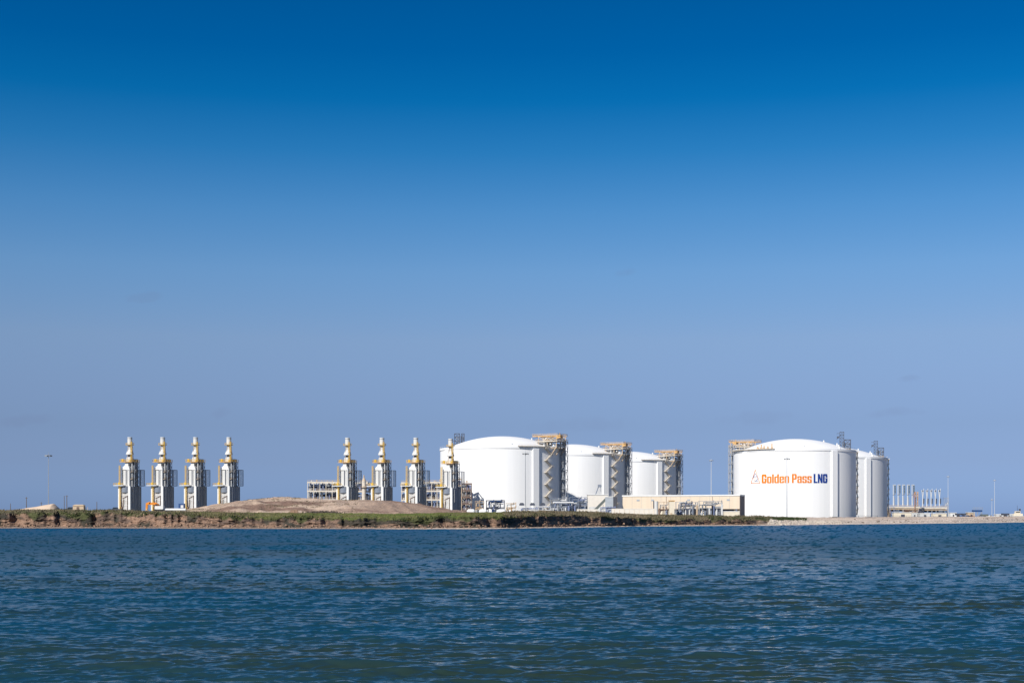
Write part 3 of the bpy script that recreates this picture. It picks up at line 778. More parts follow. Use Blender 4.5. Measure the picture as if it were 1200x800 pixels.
# ------------------------------------------------------------------ exhaust towers
TZ, TD, TS = 4.8, 820, .943
def make_tower():
    rt = empty('exhaust_tower', (0, 0, 0), R_(-25))
    # lower casing
    c = MB(); c.bx(-3.9, 3.9, -5.8, 5.8, 0, 18.0); low = c.build('lower_casing', M['panel'], rt)
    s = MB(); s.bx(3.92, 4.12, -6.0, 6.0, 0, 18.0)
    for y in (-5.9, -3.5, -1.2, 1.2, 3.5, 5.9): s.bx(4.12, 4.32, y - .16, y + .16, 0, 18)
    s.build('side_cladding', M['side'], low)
    for x in (-3.75, 3.4):
        k = MB(); k.bx(x - .65, x + .65, -6.15, -5.75, 0, 18.2); k.build('corner_column', M['white'], rt)
    g = MB()
    for z in (3.2, 6.2, 9.2, 12.2, 15.2): g.bx(-3.1, 2.75, -5.98, -5.78, z - .12, z + .12)
    for x in (-1.9, 0, 1.6): g.bx(x - .12, x + .12, -5.96, -5.78, 0, 14.5)
    g.build('girts', M['offwhite'], low)
    r = MB(); r.lathe([(2.9, 14.2), (2.9, 18.0)], 20, (0.1, -4.0)); r.build('platform_shade_drum', M['midsteel'], rt, smooth=True)  # dark drum stands in for the shadow under the mid platform
    bb = MB(); bb.bx(-2.9, -1.2, -6.6, -5.9, 3.0, 5.2); bb.cyl((-.9, -6.4, 5), (-.4, -6.4, 10), .22, seg=6); bb.cyl((-2, -6.4, 5), (-2, -6.4, 8.6), .2, seg=6)
    bb.build('burner_piping', M['brown'], rt)
    # upper casing
    u = MB(); u.bx(-2.6, 2.6, -4.5, 4.5, 18, 28.4); up = u.build('upper_casing', M['offwhite'], rt)
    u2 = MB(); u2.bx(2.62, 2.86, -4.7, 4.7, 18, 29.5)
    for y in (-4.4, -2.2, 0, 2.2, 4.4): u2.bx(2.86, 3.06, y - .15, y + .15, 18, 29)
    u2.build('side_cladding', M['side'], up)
    for x in (1.2, 2.5, -2.6):
        k = MB(); k.bx(x - .22, x + .22, -4.95, -4.52, 18, 28.6); k.build('corner_column', M['white'], rt)
    k = MB(); k.bx(.1, .7, -4.75, -4.52, 19, 28); k.build('joint_strip', M['dark'], up)
    # transition duct
    t = MB(); t.frustum((-2.95, 2.95, -5.0, 0), 28.4, (-2.8, 2.5, -4.8, 0), 29.3); t.frustum((-2.8, 2.5, -4.8, 0), 29.32, (-1.3, 1.1, -3.6, 0), 31.2); t.frustum((-1.3, 1.1, -3.6, 0), 31.22, (-1.1, 1.1, -3.4, 0), 33.08)
    t.build('transition_duct', M['duct'], rt)
    bk = MB(); bk.bx(-2.4, 2.8, .6, 4.6, 29.5, 33.0); bk.bx(1.4, 3.2, 1.6, 4.0, 33.5, 35.2); bk.build('drum_house', M['midsteel'], rt)
    # main platform
    p = MB(); p.bx(-4.2, 4.2, -4.6, 4.4, 33.1, 33.5); pl = p.build('main_platform', M['amber'], rt)
    p = MB(); p.rail([(-4.2, -4.6), (4.2, -4.6), (4.2, 4.4), (-4.2, 4.4)], 33.5, 1.3, .15, closed=True)
    p.box((-2.4, -4.2, 34.3), (1.3, .6, 1.6)); p.box((2.8, -4.2, 34), (.8, .6, 1.0))
    p.build('platform_rail', M['yellow'], pl)
    # stack
    d = MB(); d.lathe([(.1, 33.5), (2.1, 33.5), (2.0, 36.2), (1.5, 36.5)], 24); d.build('silencer', M['duct'], rt, smooth=False)
    d = MB(); d.lathe([(1.35, 36.5), (1.35, 38.0)], 24); d.build('dark_gap_ring', M['dark'], rt)  # dark ring stands for the open gap here, its darkness painted
    d = MB(); d.lathe([(2.35, 37.9), (2.35, 38.6), (1.2, 41.2), (1.2, 44.2), (1.45, 44.3), (1.45, 48.9), (1.25, 48.9), (1.25, 45)], 24)
    stk = d.build('stack', M['duct'], rt, smooth=False)
    d = MB(); d.lathe([(1.5, 47.9), (1.52, 48.3)], 24); d.build('stack_band', M['steel'], stk)
    d = MB(); d.lathe([(1.4, 43.9), (2.5, 43.9), (2.5, 44.1), (1.4, 44.1)], 20)
    for i in range(12):
        a = 2 * math.pi * i / 12; b = 2 * math.pi * (i + 1) / 12
        d.beam((2.5 * math.cos(a), 2.5 * math.sin(a), 44.1), (2.5 * math.cos(a), 2.5 * math.sin(a), 45.1), .1)
        d.beam((2.5 * math.cos(a), 2.5 * math.sin(a), 45.1), (2.5 * math.cos(b), 2.5 * math.sin(b), 45.1), .12)
    d.build('stack_platform', M['yellow'], rt)
    def ladder(x, y, z0, z1, wd=.9, dp=.8):
        l = MB()
        for (ax, ay) in ((-wd / 2, -dp / 2), (wd / 2, -dp / 2), (wd / 2, dp / 2), (-wd / 2, dp / 2)):
            l.beam((x + ax, y + ay, z0), (x + ax, y + ay, z1), .14)
        z = z0
        while z < z1:
            l.box((x, y, z), (wd, dp, .12)); z += .8
        return l
    ladder(1.9, -1.2, 34, 46.0, .8, .7).build('stack_ladder', M['yellow'], rt)
    ladder(-2.6, -6.9, 2.5, 18.2, .75, .7).build('lower_ladder', M['yellow'], rt)
    ladder(-3.0, -6.4, 18.8, 31.0, .8, .7).build('upper_ladder', M['yellow'], rt)
    # mid platform
    p = MB(); p.bx(-6.4, 0.6, -8.2, -5.0, 18.3, 18.7); mp = p.build('mid_platform', M['white'], rt)
    p = MB(); p.rail([(-6.4, -5.2), (-6.4, -8.2), (.6, -8.2)], 18.7, 1.2, .15); p.box((-3.0, -6.9, 19.6), (1.1, 1.2, 1.6)); p.build('platform_rail', M['yellow'], mp)
    # steam pipes on the dark side
    for (x, y, z0, z1, r) in ((3.6, -3.2, 17, 32.6, .3), (3.7, -1.6, 15, 31, .22), (3.6, 1.0, 19, 33, .25)):
        q = MB(); q.cyl((x, y, z0), (x, y, z1), r, seg=8); q.cyl((x, y, z1), (x - 2, y, z1), r, seg=8); q.cyl((x, y, z0), (x + .3, y + .6, z0 - 1.8), r, seg=8)
        q.build('steam_pipe', M['offwhite'], rt)
    q = MB(); q.truss(3.1, 4.9, -2.4, 2.6, 18, 33, 5, .24); q.build('side_frame', M['midsteel'], rt)
    for z in (22.5, 27.0):
        q = MB(); q.bx(3.1, 4.1, -4.4, 1.5, z - .1, z + .1); q.rail([(4.1, -4.4), (4.1, 1.5)], z + .1, 1.1, .12); q.build('side_walkway', M['tan'], rt)
    for (y, z0, z1) in ((-4.2, 9, 17), (2.2, 0, 17.5)):
        q = MB(); q.cyl((4.75, y, z0), (4.75, y, z1), .2, seg=6); q.build('drain_pipe', M['steel'], rt)
    q = MB(); q.cyl((-1.2, -6.1, 10.5), (2.6, -6.1, 12.2), .16, seg=6); q.cyl((2.2, -6.1, 1), (2.2, -6.1, 12.2), .16, seg=6); q.build('sample_line', M['brown'], rt)
    q = MB(); q.box((.4, -6.5, 1.6), (1.8, 1.0, 2.6)); q.build('control_box', M['steel'], rt)
    for a_ in (35, 150, 260):
        q = MB(); q.cyl((2.2 * math.cos(R_(a_)), 2.2 * math.sin(R_(a_)), 33.5), (1.6 * math.cos(R_(a_)), 1.6 * math.sin(R_(a_)), 43.9), .12, seg=6); q.build('stay_pipe', M['tan'], rt)
    # open cage hanging off the back right
    q = MB(); q.truss(3.2, 6.3, 2.2, 6.4, 18.4, 28.4, 1, .3, diag=False)
    for x in (4.2, 5.3): q.beam((x, 2.2, 18.4), (x, 2.2, 28.4), .18)
    for y in (3.2, 4.3, 5.3): q.beam((6.3, y, 18.4), (6.3, y, 28.4), .18)
    q.build('lifting_cage', M['midsteel'], rt)
    return rt
TW = [(152.2, 872, 'leftmost exhaust tower, standing on the open bank left of the orange excavator'),
      (190.6, 872, 'exhaust tower directly behind the orange excavator'),
      (229.2, 872, 'exhaust tower standing just right of the small blue cabinet'),
      (268.2, 872, 'exhaust tower with its foot behind the left slope of the earth mound'),
      (407.2, 868, 'exhaust tower rising from the right part of the long two-deck pipe rack'),
      (447.6, 868, 'exhaust tower in the gap just right of the long two-deck pipe rack'),
      (487.3, 868, 'exhaust tower third in the right-hand row, right beside the gap in the racks'),
      (528.0, 866, 'exhaust tower overlapping the left edge of the nearest white tank')]
proto = make_tower()
def children_of(o): return [c for c in ALL if c.parent is o]
bpy.context.view_layer.update()
def clone(o, parent=None):
    c = o.copy(); COL.objects.link(c)
    if parent: c.parent = parent
    for ch in list(src_children[o.name]): clone(ch, c)
    return c
def index_children():
    d = {o.name: [] for o in bpy.data.objects}
    for o in bpy.data.objects:
        if o.parent: d[o.parent.name].append(o)
    return d
src_children = index_children()
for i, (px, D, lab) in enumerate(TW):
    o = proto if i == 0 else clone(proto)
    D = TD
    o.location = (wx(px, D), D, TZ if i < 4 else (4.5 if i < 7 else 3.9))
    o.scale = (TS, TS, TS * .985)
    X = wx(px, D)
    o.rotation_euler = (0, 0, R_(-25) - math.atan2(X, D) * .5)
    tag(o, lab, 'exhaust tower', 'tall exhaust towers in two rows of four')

# ------------------------------------------------------------------ pipe racks
def pipe_rack(px0, px1, ytop, D, label, levels=2, depth=9, bays=None, colm='palebeam', beamm='palebeam', zb=4.0, pipes=10, top_bits=True, pmats=('bluepipe', 'dark', 'white', 'bluepipe', 'steel'), rz=0, name='pipe_rack', cat='pipe rack', thick=.36):
    W = (px1 - px0) * D / F; X = wx((px0 + px1) / 2, D); H = wz(ytop, D) - zb
    rt = empty(name, (X, D, zb), rz, label, cat, 'steel pipe racks of the plant' if name == 'pipe_rack' else None)
    bays = bays or max(2, int(W / 3.4))
    for i in range(bays + 1):
        x = -W / 2 + W * i / bays
        for y in (-depth / 2, depth / 2):
            m = MB(); m.beam((x, y, 0), (x, y, H), thick); m.build('column', M[colm], rt)
    rnd = random.Random(int(px0 * 10))
    for k in range(levels):
        z = H * (k + 1) / levels
        m = MB()
        for y in (-depth / 2, depth / 2): m.box((0, y, z - .4), (W + .5, .45, .9))
        for i in range(bays + 1): m.box((-W / 2 + W * i / bays, 0, z - .25), (.35, depth, .5))
        dk = m.build('deck', M[beamm], rt)
        r = MB(); r.rail([(-W / 2, -depth / 2), (W / 2, -depth / 2)], z + .03, 1.1, .12); r.build('deck_rail', M['tan'], dk)
        zl = H * k / levels; hl = H / levels
        for j in range(max(2, pipes // levels)):
            m = MB(); y = -depth / 2 + 1 + (depth - 2) * rnd.random(); r_ = rnd.uniform(.2, .55); zz = zl + hl * rnd.uniform(.35, .85)
            if rnd.random() < .4:
                a, b = -W / 2, W / 2
            else:
                a = rnd.uniform(-W / 2, 0); b = a + rnd.uniform(.3, .6) * W
            b = min(b, W / 2)
            m.cyl((a, y, zz), (b, y, zz), r_, seg=8)
            for e in (a, b):
                if abs(e) < W / 2 - .3: m.cyl((e, y, zz), (e, y, zl + (.2 if rnd.random() < .6 else hl * .95)), r_, seg=8)
            m.build('pipe', M[rnd.choice(pmats)], rt)
        nb = int(W / .95)
        for j in range(nb):
            m = MB(); x = -W / 2 + W * (j + rnd.random()) / nb; y = rnd.uniform(-depth / 2 + 1, depth / 2 - 1); h = hl * rnd.uniform(.45, .85)
            if rnd.random() < .5: m.cyl((x, y, zl + .1), (x, y, zl + h), rnd.uniform(.3, .8), seg=10)
            else: m.box((x, y, zl + h / 2), (rnd.uniform(.8, 1.8), 1.2, h))
            m.build('vessel', M[rnd.choice(('midsteel', 'dark', 'bluepipe', 'dark', 'steel'))], rt)
    if top_bits:
        for j in range(int(W / 3.2)):
            m = MB(); x = -W / 2 + W * (j + .5) / int(W / 3.2); hh = rnd.uniform(.8, 2.4)
            m.beam((x, 0, H), (x, 0, H + hh), .28); m.box((x, 0, H + hh * .5), (.9, .9, hh * .5))
            m.build('vent', M[rnd.choice(('tan', 'steel', 'offwhite'))], rt)
    return rt
pipe_rack(362, 405, 564.5, 905, 'left half of the long two-deck pipe rack rising above the earth mound', pipes=28, depth=12, levels=4)
pipe_rack(411, 434, 565, 905, 'rack of pipes showing between the first two towers of the right-hand row', pipes=20, depth=12, levels=4)
pipe_rack(471, 481, 565, 905, 'narrow pipe rack at the left side of the third tower of the right-hand row', pipes=14, bays=2, depth=8, levels=4)
pipe_rack(494, 519, 564.5, 905, 'two-deck pipe rack between the last two towers, ending at the white tank', pipes=24, depth=12, levels=4)
pipe_rack(541.5, 552.5, 566, 885, 'slender brown open steel frame against the nearest white tank', levels=5, bays=2, colm='brown', beamm='brown', depth=6, pipes=10, name='steel_frame', cat='steel frame', pmats=('white', 'offwhite', 'midsteel'))
pipe_rack(535.5, 541, 560.5, 884, 'narrow tan steel frame pressed between the last tower and the brown frame', levels=6, bays=1, colm='tan', beamm='tan', depth=5, pipes=8, name='steel_frame', cat='steel frame')
# little column with a bulb head between towers five and six
def vessel_column(px, y0, y1, D, r, label, mat='palebeam', zb=4.0):
    X = wx(px, D); H = wz(y0, D) - zb
    rt = empty('process_column', (X, D, zb), 0, label, 'process column')
    m = MB(); m.cyl((0, 0, 0), (0, 0, H * .86), r, seg=14); m.build('shell', M[mat], rt)
    m = MB(); m.cyl((0, 0, H * .86), (0, 0, H * .93), r, r * .5, seg=14); m.cyl((0, 0, H * .93), (0, 0, H), r * .3, seg=8); m.build('head', M['tan'], rt)
    m = MB(); m.lathe([(r, H * .7), (r + 1, H * .7), (r + 1, H * .7 + .2), (r, H * .7 + .2)], 14)
    m.rail([(r + 1, -r - 1), (-r - 1, -r - 1), (-r - 1, r + 1)], H * .7, 1.1, .14); m.build('gallery', M['tan'], rt)
vessel_column(426.5, 556.5, 586, 895, 1.3, 'stubby tan column topping the rack between two towers')

# ------------------------------------------------------------------ masts and poles
def light_mast(px, ytop, D, label, zb=4.0, mat='offwhite', r=.35, dish=0, scale=1):
    X = wx(px, D); H = wz(ytop, D) - zb
    rt = empty('light_mast', (X, D, zb), 0, label, 'light mast', 'tall light masts round the plant')
    m = MB(); m.cyl((0, 0, 0), (0, 0, H), r, r * .5, seg=10); m.build('pole', M[mat], rt)
    m = MB(); m.lathe([(.2, H - .9), (1.7 * scale, H - .9), (1.7 * scale, H - .7), (.2, H - .7)], 14); hd = m.build('lamp_ring', M[mat], rt)
    for i in range(6):
        a = i * math.pi / 3 + .2
        m = MB(); m.box((1.6 * scale * math.cos(a), 1.6 * scale * math.sin(a), H - 1.1), (.8, .55, .6), a); m.build('floodlight', M['steel'], rt)
    m = MB(); m.cyl((0, 0, H), (0, 0, H + 1.2), .06, seg=6); m.build('lightning_rod', M['steel'], rt)
    return rt
light_mast(56.8, 531.5, 760, 'tall white light mast behind the pale sand pile at far left', mat='steel', r=.24)
light_mast(615.8, 529.5, 850, 'thin grey light mast in front of the largest-looking tank', mat='steel', r=.3)
light_mast(922.2, 535.5, 870, 'grey light mast crossing the lettering of the lettered tank', mat='midsteel', r=.3)
light_mast(833.4, 538, 1250, 'thin pale light mast behind the long beige building', mat='offwhite', r=.34)
light_mast(1111, 557, 1400, 'thin pale light mast just right of the second set of loading arms', r=.25, scale=.7)
light_mast(1165.5, 561.5, 1450, 'thin pale light mast above the beach at far right', r=.22, scale=.7)
def utility_pole(px, ytop, D, label, arms=True, zb=5.6):
    X = wx(px, D); H = wz(ytop, D) - zb
    rt = empty('utility_pole', (X, D, zb), 0, label, 'utility pole', 'dark utility poles along the left shore')
    m = MB(); m.cyl((0, 0, 0), (0, 0, H), .24, .16, seg=8); m.build('pole', M['wood'], rt)
    if arms:
        m = MB(); m.box((0, 0, H - .6), (1.5, .15, .2)); m.build('crossarm', M['wood'], rt)
utility_pole(31, 582, 800, 'dark utility pole rising behind the middle of the sand pile')
utility_pole(78.3, 580, 800, 'dark utility pole between the sand pile and the small tan shelter')
utility_pole(48.4, 588, 900, 'short dark utility pole just left of the tall white light mast')
utility_pole(12.3, 589.5, 900, 'short faint utility pole at the left tip of the sand pile', False)
utility_pole(113.5, 587.5, 900, 'short utility pole midway between the tan shelter and the leftmost tower', False)
light_mast(1162.4, 584, 1300, 'short pale mast just left of the far right light mast', r=.22, scale=.5)
utility_pole(75.3, 580.5, 1000, 'faint thin pole immediately left of the pole beside the tan shelter', False)

# ------------------------------------------------------------------ small things on the left bank
def sand_pile():
    X0, X1, D = wx(10, 600), wx(70, 600), 600
    n = 60; P = np.zeros((14, n, 3)); xs = np.linspace(X0, X1, n)
    t = (xs - X0) / (X1 - X0)
    top = np.interp(t, (0, .2, .5, .88, .95, 1), (0, .8, 1.7, 3.0, 1.6, 0)) + .2 * (fbm(xs * .5, xs * 0, 3) - .5)
    for i in range(14):
        v = -7 + i
        f = max(0, math.cos(v / 7 * math.pi / 2))
        P[i] = np.stack([xs, xs * 0 + D + v * 1.2, 5.2 + (top * 1.15 + .8) * f + .12 * (fbm(xs * 1.2, xs * 0 + v, 3) - .5)], -1)
    o = grid_mesh('sand_pile', P, M['sand']); tag(o, 'long low pile of pale sand on the bank at far left', 'sand pile')
sand_pile()
def shelter():
    D = 600; rt = empty('shelter', (wx(93.5, D), D, 5.9), 0, 'small tan shelter with a sagging roof right of the sand pile', 'shelter')
    m = MB(); m.bx(-2.6, 2.0, -1.2, 1.2, 0, 2.6); m.build('wall', M['tan'], rt)
    m = MB(); m.frustum((-2.8, 2.2, -1.4, 1.4), 2.62, (-1.9, 1.6, -.8, .8), 3.1); m.build('roof', M['tan'], rt)
    m = MB(); m.bx(-1, .1, -1.28, -1.2, 0.4, 2.1); m.build('door', M['brown'], rt)
    for x in (2.6, 3.4): 
        m = MB(); m.box((x, 0, 1), (.15, .15, 2)); m.build('post', M['tan'], rt)
shelter()
def pickup(px, D, label, zb=6.0, mat='dark', rz=0):
    rt = empty('parked_truck', (wx(px, D), D, zb), rz, label, 'truck')
    m = MB(); m.bx(-2.7, 2.7, -.95, .95, .55, 1.25); m.frustum((-1.3, 1.1, -.9, .9), 1.25, (-.9, .7, -.75, .75), 2.0); m.build('body', M[mat], rt)
    m = MB(); m.frustum((-1.2, 1.0, -.93, -.90), 1.3, (-.85, .65, -.79, -.76), 1.92); m.build('window', M['glass'], rt)
    for x in (-1.8, 1.8):
        for y in (-.95, .75):
            m = MB(); m.cyl((x, y, .42), (x, y + .22, .42), .42, seg=14); m.build('wheel', M['black'], rt)
pickup(83, 610, 'dark vehicle parked between the sand pile and the tan shelter')
pickup(135.5, 620, 'small dark vehicle parked at the left foot of the leftmost tower')
def excavator():
    D = 560; rt = empty('excavator', (wx(187, D), D, 5.9), 0, 'orange excavator with its boom bent down to the left', 'excavator')
    for y in (-1.2, 1.2):
        m = MB(); m.bx(-1.8, 1.8, y - .3, y + .3, 0, .8); m.build('track', M['black'], rt)
    m = MB(); m.bx(-1.6, 1.7, -1.3, 1.3, .9, 2.2); m.build('body', M['white'], rt)
    m = MB(); m.bx(-1.5, -.2, -1.35, -.1, 2.2, 3.1); cb = m.build('cab', M['orange'], rt)
    m = MB(); m.bx(-1.4, -.35, -1.39, -1.35, 2.3, 2.95); m.build('window', M['glass'], cb)
    m = MB(); m.beam((.4, 0, 1.6), (-1.8, 0, 3.2), 1.0); m.beam((-1.8, 0, 3.2), (-4.0, 0, 3.0), .9); m.build('boom', M['orange'], rt)
    m = MB(); m.beam((-3.6, 0, 3.5), (-5.2, 0, 2.9), .9); m.beam((-5.0, 0, 3.2), (-5.1, 0, 1.1), .8); m.build('arm', M['orange'], rt)
    m = MB(); m.frustum((-5.6, -4.7, -.5, .5), .4, (-5.4, -4.9, -.5, .5), 1.2); m.build('bucket', M['amber'], rt)
excavator()
def cabinet():
    D = 640; rt = empty('cabinet', (wx(213.2, D), D, 5.9), 0, 'small dark blue cabinet at the left end of the earth mound', 'cabinet')
    m = MB(); m.bx(-1.3, 1.3, -1.1, 1.1, .5, 3.9); m.build('box', M['blue'], rt)
    m = MB(); m.bx(-.3, .9, -1.16, -1.1, 1.9, 3.2); m.build('panel', M['offwhite'], rt)
    for x in (-1, 1):
        m = MB(); m.bx(x - .12, x + .12, -.9, .9, 0, .5); m.build('leg', M['steel'], rt)
cabinet()
m = MB(); m.cyl((-4.5, 0, .6), (5, 0, .6), .5, seg=10); o = m.build('loose_pipe', M['white']); o.location = (wx(203, 560), 560, 6.0); tag(o, 'length of white pipe lying right of the orange excavator', 'pipe')
def boulder(px, y, D, s, label, name='boulder'):
    m = MB()
    for k in range(7):
        a = k * 2.1; r = 0 if k == 0 else .5 * s
        c = (r * math.cos(a), r * math.sin(a) * .4, 0); q = s * random.uniform(.45, .7)
        m.frustum((c[0] - q, c[0] + q, c[1] - q * .6, c[1] + q * .6), -.5, (c[0] - q * .5, c[0] + q * .6, c[1] - q * .3, c[1] + q * .3), q * .75)
    o = m.build(name, M['clay']); o.location = (wx(px, D), D, wz(y, D)); tag(o, label, 'boulder')
boulder(344, 599.5, 520, 1.6, 'low brown heap at the foot of the mound left of the dark brushwood')
boulder(245, 603.3, 480, .9, 'small pale boulder on the green bank below the fourth tower')
bsp = [(wx(random.gauss(378, 9), 530), 530 + random.uniform(-2, 2), wz(601, 530) + random.uniform(-.3, .4)) for _ in range(260)]
M['brush'] = new_mat('dead_brushwood', (.15, .12, .10), .9, scale=.5, col2=(.07, .06, .055), spec=.1)
cover_stuff('brushwood', M['brush'], bsp, 'dark brushwood at the foot of the bare mound', 'brushwood', .1, .9, 4, .35)

# ------------------------------------------------------------------ pipework along the foot of the tanks
def low_skid(px0, px1, y0, y1, D, label, n=8, mats=('white', 'bluepipe', 'dark', 'steel'), frame='midsteel', cat='pipe skid', name='pipe_skid', depth=4, vert=True, ft=.2):
    zb = 4.0; H0 = wz(y1, D); W = (px1 - px0) * D / F; H = wz(y0, D) - zb
    rt = empty(name, (wx((px0 + px1) / 2, D), D, zb), 0, label, cat)
    rnd = random.Random(int(px0 * 7 + px1))
    nb = max(2, int(W / 4))
    m = MB()
    for i in range(nb + 1):
        x = -W / 2 + W * i / nb
        m.beam((x, -depth / 2, 0), (x, -depth / 2, H), ft); m.beam((x, depth / 2, 0), (x, depth / 2, H), ft); m.beam((x, -depth / 2, H), (x, depth / 2, H), ft)
    for y in (-depth / 2, depth / 2): m.beam((-W / 2, y, H), (W / 2, y, H), ft); m.beam((-W / 2, y, H * .55), (W / 2, y, H * .55), ft)
    m.build('frame', M[frame], rt)
    for j in range(n):
        m = MB(); r = rnd.uniform(.15, .36); z = rnd.uniform(H0 - zb, H * .97); y = rnd.uniform(-depth / 2, depth / 2) - .3
        a = rnd.uniform(-W / 2, W * .1); b = min(W / 2, a + rnd.uniform(.25, .8) * W)
        m.cyl((a, y, z), (b, y, z), r, seg=8)
        if vert:
            m.cyl((a, y, z), (a, y, max(.2, z - rnd.uniform(1, 4))), r, seg=8); m.cyl((b, y, z), (b, y, min(H + .6, z + rnd.uniform(.5, 2))), r, seg=8)
        m.build('pipe', M[rnd.choice(mats)], rt)
    for j in range(max(2, n // 2)):
        m = MB(); x = rnd.uniform(-W / 2, W / 2); h = rnd.uniform(.3, .8) * H; m.box((x, -depth / 2 - .4, h / 2 + .5), (rnd.uniform(.5, 1.2), .8, h)) if rnd.random() < .5 else m.cyl((x, -depth / 2 - .3, 0), (x, -depth / 2 - .3, h * .6), .35, seg=10)
        m.build('valve_unit', M[rnd.choice(mats)], rt)
    return rt
low_skid(570, 591, 586.3, 597, 820, 'dark blue framed pipe skid under the largest-looking tank', 14, ('white', 'dark', 'bluepipe', 'dark', 'blue'), 'dark', ft=.5)
low_skid(593, 604.5, 589.5, 597, 815, 'small tan pipe skid right of the dark blue framed skid', 5, ('tan', 'amber', 'rust', 'greygreen'), 'tan')
low_skid(557, 567, 587, 597, 830, 'tan valve skid between the brown frame and the dark blue framed skid', 5, ('tan', 'amber', 'steel'), 'tan')
low_skid(607, 645, 593, 598, 810, 'long low white pipe skid below the zigzag stairs of the nearest tank', 9, ('white', 'white', 'bluepipe', 'offwhite'), 'offwhite', vert=False)
low_skid(644.5, 667, 583.5, 597, 830, 'blue grey pipe skid at the right foot of the nearest tank', 20, ('white', 'bluepipe', 'midsteel', 'steel'), 'midsteel')
low_skid(667.5, 688, 582.5, 597, 832, 'tangled pipe skid just left of the cream shed', 24, ('white', 'bluepipe', 'dark', 'midsteel'), 'midsteel')
m = MB(); m.cyl((-6, 0, 0), (6, 0, 0), .36, seg=10); o = m.build('raised_pipe', M['white']); o.location = (wx(660, 815), 815, wz(588.5, 815)); tag(o, 'thick white pipe running level in front of the tangled pipe skids', 'pipe')
for (p, lab) in ((551.8, 'white rounded vessel at the right foot of the brown frame'), (566, 'white rounded vessel left of the dark blue framed skid'), (588, 'white rounded vessel at the right end of the dark blue framed skid')):
    D = 800; rt = empty('vessel', (wx(p, D), D, 5.6), 0, lab, 'vessel', 'white rounded vessels at the foot of the nearest tank')
    m = MB(); m.cyl((-1.4, 0, 1.2), (1.6, 0, 1.2), 1.5, seg=16); m.cyl((1.6, 0, 1.2), (2.5, 0, 1.2), 1.5, .6, seg=16); m.cyl((-1.4, 0, 1.2), (-2.3, 0, 1.2), 1.5, .6, seg=16); m.build('shell', M['white'], rt)
    for x in (-1.2, 1.4):
        m = MB(); m.bx(x - .2, x + .2, -.8, .8, -1.5, .1); m.build('saddle', M['steel'], rt)
for i, p in enumerate((611.5, 624, 636)):
    D = 800; m = MB(); m.bx(-1.4, 1.4, -1, 1, 0, 1.0); m.bx(-1, 1, -.8, .8, 1.02, 1.5)
    o = m.build('equipment_box', M['dark']); o.location = (wx(p, D), D, wz(592, D)); tag(o, ('dark equipment box left of the thin grey mast', 'dark equipment box right of the thin grey mast', 'dark equipment box below the zigzag stairs of the nearest tank')[i], 'equipment box', 'dark boxes on the low white pipe skid')

def shed(px0, px1, y0, D, depth, label, wall, roof, name='shed', cat='shed', zb=3.8, extra=None, endm=None, rz=0, over=.3, rh=.5):
    W = (px1 - px0) * D / F; H = wz(y0, D) - zb
    rt = empty(name, (wx((px0 + px1) / 2, D), D, zb), rz, label, cat)
    m = MB(); m.bx(-W / 2, W / 2, -depth / 2, depth / 2, 0, H - rh); wl = m.build('wall', M[wall], rt)
    m = MB(); m.bx(-W / 2 - over, W / 2 + over, -depth / 2 - over, depth / 2 + over, H - rh + .02, H); m.build('roof', M[roof], rt)
    if endm:
        m = MB(); m.bx(W / 2 + .02, W / 2 + .14, -depth / 2 + .1, depth / 2, 0, H - rh - .05); m.build('end_wall', M[endm], rt)
    return rt, W, H
s, W, H = shed(688.5, 712, 579, 860, 10, 'cream shed with a sloping grey conveyor leaning on its right side', 'palecream', 'white')
m = MB(); m.bx(-W / 2 + .5, W / 2 - .5, -5.1, -5.0, .2, H * .45); m.build('lower_wall', M['offwhite'], s)
m = MB(); m.bx(-3, -.6, -5.14, -5.02, .3, 2.8); m.build('door', M['grey'], s)
# conveyor stair
D = 845; rt = empty('conveyor', (wx(702, D), D, 3.8), 0, 'grey green enclosed conveyor sloping up from left to right', 'conveyor')
m = MB(); m.beam((-4.6, 0, 2), (4.6, 0, 11.2), 1.5); m.build('gallery', M['greygreen'], rt)
for x in (-1.5, 2.5):
    m = MB(); m.beam((x, 0, 0), (x, 0, 5 + x), .3); m.build('support', M['steel'], rt)
s, W, H = shed(711.5, 721, 581.5, 845, 8, 'tall narrow grey shed at the top of the sloping conveyor', 'grey', 'offwhite', endm='side', rz=R_(-22))
low_skid(704, 721, 594, 601, 800, 'low blue grey railing frame in front of the grey shed', 4, ('bluepipe', 'steel'), 'bluepipe', cat='railing', name='railing_frame')
# crane
D = 870; rt = empty('crane', (wx(697, D), D, 3.8), 0, 'small dark lattice crane leaning over the cream shed', 'crane')
m = MB(); m.truss(-1, 1, -1, 1, 0, 12, 3, .25); m.build('mast', M['steel'], rt)
m = MB(); m.beam((0, 0, 12.5), (2.8, 0, 20), .55); m.build('jib', M['midsteel'], rt)
m = MB(); m.box((3.0, 0, 19.2), (2.2, 1.2, 1.6)); m.cyl((3.6, 0, 18.4), (3.6, 0, 15.5), .12, seg=6); m.build('jib_head', M['midsteel'], rt)
# cream low container wall
s, W, H = shed(716.8, 768.5, 595.6, 740, 5, 'long low cream container lying in front of the beige building', 'palecream', 'palecream', name='container', cat='container', zb=3.0, rh=.3, over=.05)
for k in range(9):
    m = MB(); x = -W / 2 + (k + .5) * W / 9; m.bx(x - .09, x + .09, -2.62, -2.5, 0, H - .4); m.build('rib', M['beige'], s)
s, W, H = shed(676, 700, 596.3, 770, 5, 'low cream container left of the longest low one, below the pipe skids', 'palecream', 'palecream', name='container', cat='container', zb=3.0, rh=.3, over=.05)

